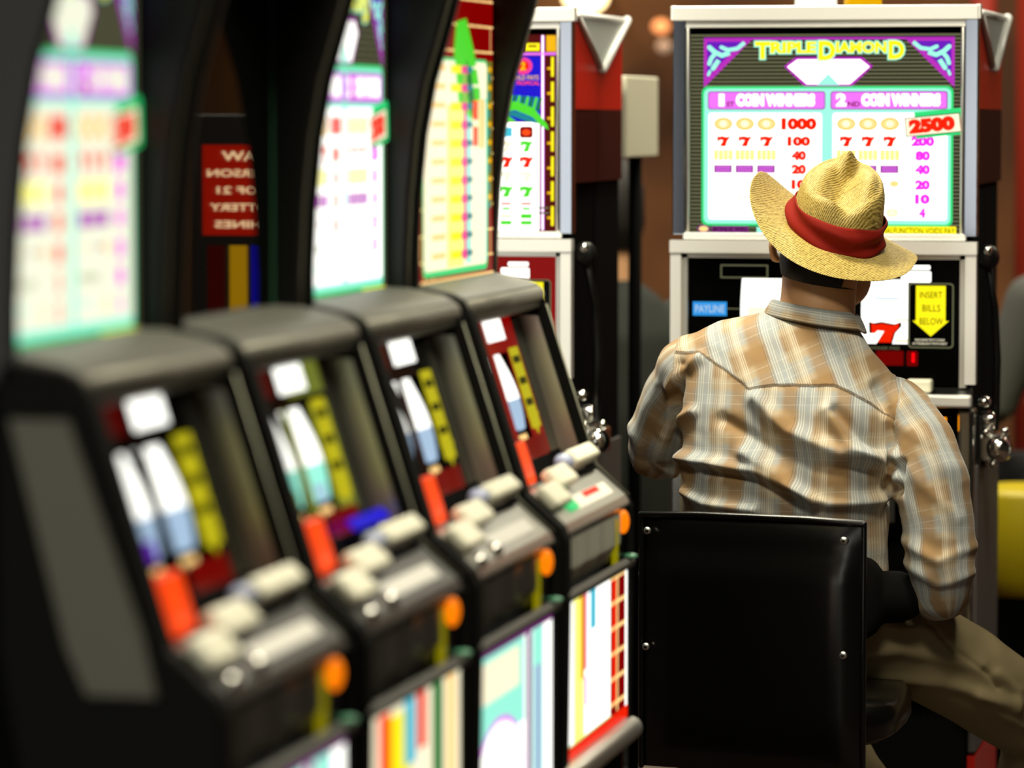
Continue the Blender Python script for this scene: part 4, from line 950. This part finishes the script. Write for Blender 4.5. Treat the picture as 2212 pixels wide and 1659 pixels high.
# brim
def brim(r, t):
    c_, s_ = math.cos(t), math.sin(t); out = .066 + .012 * abs(s_) + (.016 * c_ * c_ if c_ < 0 else 0)
    x = c_ * (RA + out * r); y = s_ * (RB_ + out * r)
    side = abs(c_) ** 3
    z = side * (.046 * r ** 1.6 if c_ < 0 else .004 * r ** 1.6) - (1 - side) * (.018 * r ** 1.3 if s_ < 0 else .022 * r ** 1.3) + .0018 * math.sin(5 * t) * r
    return (x, y, z)
q = MB(); loc = [brim(i / 9, 2 * math.pi * k / NT) for i in range(10) for k in range(NT)]
q.add([HP(p) for p in loc], [(i * NT + k, i * NT + (k + 1) % NT, (i + 1) * NT + (k + 1) % NT, (i + 1) * NT + k) for i in range(9) for k in range(NT)], straw, True)
hat = q.build('hat', man, MAN, label='woven straw fedora with wide brim and red band'); weave(hat, loc)
md = hat.modifiers.new('s', 'SOLIDIFY'); md.thickness = .0022; md = hat.modifiers.new('u', 'SUBSURF'); md.levels = 1; md.render_levels = 2
# crown
def crown(i, k):
    t = 2 * math.pi * k / NT; c_, s_ = math.cos(t), math.sin(t)
    Hc = .116
    if i <= 12:
        f = i / 12; tap = 1 - .14 * f ** 1.3 - (.025 if i == 11 else .07 if i == 12 else 0); x = c_ * RA * tap; y = s_ * RB_ * tap; z = Hc * f; rr = 1.0
    else:
        g = (i - 12) / 12; rr = 1 - g; tap = .79; x = c_ * RA * tap * rr; y = s_ * RB_ * tap * rr; z = Hc
    # rounded rim of the top
    z -= .022 * max(0, (rr if i > 12 else f) - .70) ** 1.5 * 0
    if i >= 8: z -= 0.02 * max(0, 1 - abs(i - 13) / 6) ** 2 * .5
    # crown leans: lower at the back, high pinch at the front
    fz = max(0, min(1, z / Hc))
    z += fz ** 2 * (.030 * (y / RB_) - .006)
    # teardrop crease along front-back
    dx = x + .004; cr = math.exp(-(dx / .024) ** 2) * (1 if y < .05 else max(0, 1 - (y - .05) / .05)) * (1 if y > -.052 else max(0, 1 - (-.052 - y) / .03))
    z -= fz ** 4 * .036 * cr
    # two front pinches and the raised peak
    x *= 1 - fz ** 2 * .22 * max(0, y / RB_) ** 1.5
    z += fz ** 3 * .036 * math.exp(-((x + .014) / .012) ** 2 - ((y - .058) / .024) ** 2)
    z -= fz ** 2 * .026 * max(0, (-x - .012) / RA) ** .9 + fz ** 2 * .010 * max(0, x / RA)
    if y < 0: z -= fz ** 3 * .016 * math.exp(-((x - .022) / .018) ** 2) * min(1, -y / .05); y += fz ** 3 * .010 * math.exp(-((x - .022) / .020) ** 2) * min(1, (y / .05) ** 2)
    z += fz ** 3 * .012 * math.exp(-((x - .045) / .02) ** 2 - ((y + .0) / .05) ** 2)
    # soft dent with ridge on the back right
    d_ = math.exp(-((x - .03) / .02) ** 2 - ((z - .085) / .022) ** 2) * (1 if y < 0 else 0); y += .004 * d_
    x -= .14 * z
    return (x, y, z)
q = MB(); loc = [crown(i, k) for i in range(24) for k in range(NT)] + [crown(24, 0)]
fs = [(i * NT + k, i * NT + (k + 1) % NT, (i + 1) * NT + (k + 1) % NT, (i + 1) * NT + k) for i in range(23) for k in range(NT)] + [(23 * NT + k, 23 * NT + (k + 1) % NT, 24 * NT) for k in range(NT)]
q.add([HP(p) for p in loc], fs, straw, True); o = q.build('crown', hat, MAN); weave(o, loc); md = o.modifiers.new('u', 'SUBSURF'); md.levels = 1; md.render_levels = 2
# ribbon in loose folds
q = MB(); rows = []
for i in range(15):
    f = i / 14; row_ = []
    for k in range(NT):
        t = 2 * math.pi * k / NT; c_, s_ = math.cos(t), math.sin(t); z = .001 + .046 * f + .004 * math.sin(t + 1)
        tap = 1 - .14 * max(0, z / .112) ** 1.3
        bulge = .0045 + .0035 * math.sin(f * math.pi) + .0034 * math.sin(f * 8 + 2.6 * math.sin(t * 1.5)) + .0016 * math.sin(t * 7 + f * 5)
        row_.append((c_ * (RA * tap + bulge) - .14 * z, s_ * (RB_ * tap + bulge), z))
    rows.append(row_)
q.rings([[HP(p) for p in r] for r in rows], ribbon, cap=False); o = q.build('hat_band', hat, MAN, label='red folded cloth band'); md = o.modifiers.new('s', 'SOLIDIFY'); md.thickness = .002; md.offset = -1

# ------------------------------------------------------------------ people and things beyond the bank, out of focus
def far_person(name_base, lab, base, coat, hairc, sc_=1.0, turn=0.0, seat=.45):
    t = thing('person', lab, 'person', base, turn)
    b = MB(); z0 = seat + .15
    b.rings([ring((0, 0, z0), (.17, 0, 0), (0, .12, 0), 24), ring((0, .0, z0 + .25), (.17, 0, 0), (0, .12, 0), 24), ring((0, .02, z0 + .44), (.20, 0, 0), (0, .11, 0), 24), ring((0, .03, z0 + .53), (.12, 0, 0), (0, .08, 0), 24), ring((0, .04, z0 + .57), (.06, 0, 0), (0, .06, 0), 24)], coat)
    for s_ in (-1, 1):
        b.tube([(s_ * .18, .02, z0 + .46), (s_ * .25, .05, z0 + .22), (s_ * .19, .26, z0 + .16)], [.062, .052, .042], coat, 14, True)
    sh = fused('jacket', b, .012, 5, [coat], (0, 0, 0), t)
    b = MB(); b.rings([ring((0, .04, z0 + .5), (.055, 0, 0), (0, .055, 0), 20), ring((0, .05, z0 + .62), (.055, 0, 0), (0, .06, 0), 20), ring((0, .07, z0 + .67), (.07, 0, 0), (0, .085, 0), 20), ring((0, .07, z0 + .75), (.075, 0, 0), (0, .095, 0), 20), ring((0, .07, z0 + .82), (.05, 0, 0), (0, .06, 0), 20)], skin)
    for s_ in (-1, 1): b.tube([(s_ * .19, .26, z0 + .16), (s_ * .15, .40, z0 + .2)], [.03, .026], skin, 10, True); hand(b, (s_ * .15, .41, z0 + .2), (0, 1, 0), (0, 0, 1), (1, 0, 0), -s_, .4)
    b.tube([(0, .16, z0 + .73), (0, .19, z0 + .70)], [.01, .014], skin, 8, True)
    fused('body', b, .009, 3, [skin], (0, 0, 0), t)
    b = MB(); b.rings([ring((0, .035, z0 + .64), (.065, 0, 0), (0, .055, 0), 24), ring((0, .05, z0 + .70), (.082, 0, 0), (0, .09, 0), 24), ring((0, .06, z0 + .78), (.083, 0, 0), (0, .10, 0), 24), ring((0, .06, z0 + .84), (.06, 0, 0), (0, .07, 0), 24), ring((0, .06, z0 + .86), (.02, 0, 0), (0, .02, 0), 24)], hairc); b.build('hair', t)
    pants = M('dark_trousers', (.01, .01, .012), .8); b = MB()
    for s_ in (-1, 1):
        b.tube([(s_ * .09, .02, z0 + .02), (s_ * .11, .42, z0)], [.09, .07], pants, 14, True); b.tube([(s_ * .11, .42, z0), (s_ * .11, .40, .08)], [.065, .05], pants, 14, True)
    fused('trousers', b, .012, 3, [pants], (0, 0, 0), t)
    for s_ in (-1, 1): MB().box(s_ * .11 - .045, s_ * .11 + .045, .33, .58, 0, .08, matte).build('shoe', t, bevel=.02, seg=3)
    return t
far_person('a', 'dark haired person in a dark jacket seated beyond the gap between machines', (-1.72, 8.75, FL), M('dark_jacket', (.020, .024, .018), .8), hairm, turn=math.radians(50), seat=.46)
far_person('b', 'person in a dark grey top at the right edge of the view', (-.64, 9.1, FL), M('grey_top', (.09, .09, .08), .8), hairm, turn=math.radians(35), seat=.52)
def far_stool(x, y, seatz, m_, lab):
    t = thing('stool', lab, 'stool', (x, y, FL))
    MB().tube([(0, 0, .02), (0, 0, seatz - .06)], .03, black, 14).build('pedestal', t)
    MB().rings([[(r * math.cos(k * math.pi / 12), r * math.sin(k * math.pi / 12), z) for k in range(24)] for r, z in ((.18, .0), (.18, .015), (.05, .04))], satin).build('base', t)
    MB().rings([[(r * math.cos(k * math.pi / 12), r * math.sin(k * math.pi / 12), z) for k in range(24)] for r, z in ((.17, seatz - .06), (.19, seatz - .04), (.19, seatz - .01), (.17, seatz))], m_).build('seat', t)
    return t
far_stool(-1.72, 8.75, .52, vinyl, 'black stool under the person in the dark jacket')
far_stool(-.64, 9.1, .575, vinyl, 'black stool under the person in the dark grey top')
t = thing('waste_bin', 'yellow plastic bin on a dark stand at the right edge of the view', 'bin', (-.72, 8.55, FL))
yel = M('yellow_plastic', (.75, .58, .01), .45)
MB().rings([ring((0, 0, z), (r, 0, 0), (0, r, 0), 24, 4) for r, z in ((.11, .50), (.125, .54), (.135, .72), (.125, .735))], yel).build('bin', t)
MB().box(-.10, .10, -.10, .10, 0, .50, matte).build('stand', t, bevel=.01)
q = MB().box(-1.2, 1.4, 0, .04, 0, .05, M('blue_kerb', (.35, .40, .55), .6)).build('kerb_strip'); q.location = (0, 9.9, FL); tag(q, 'pale blue kerb strip across the carpet beyond the yellow bin', 'kerb')
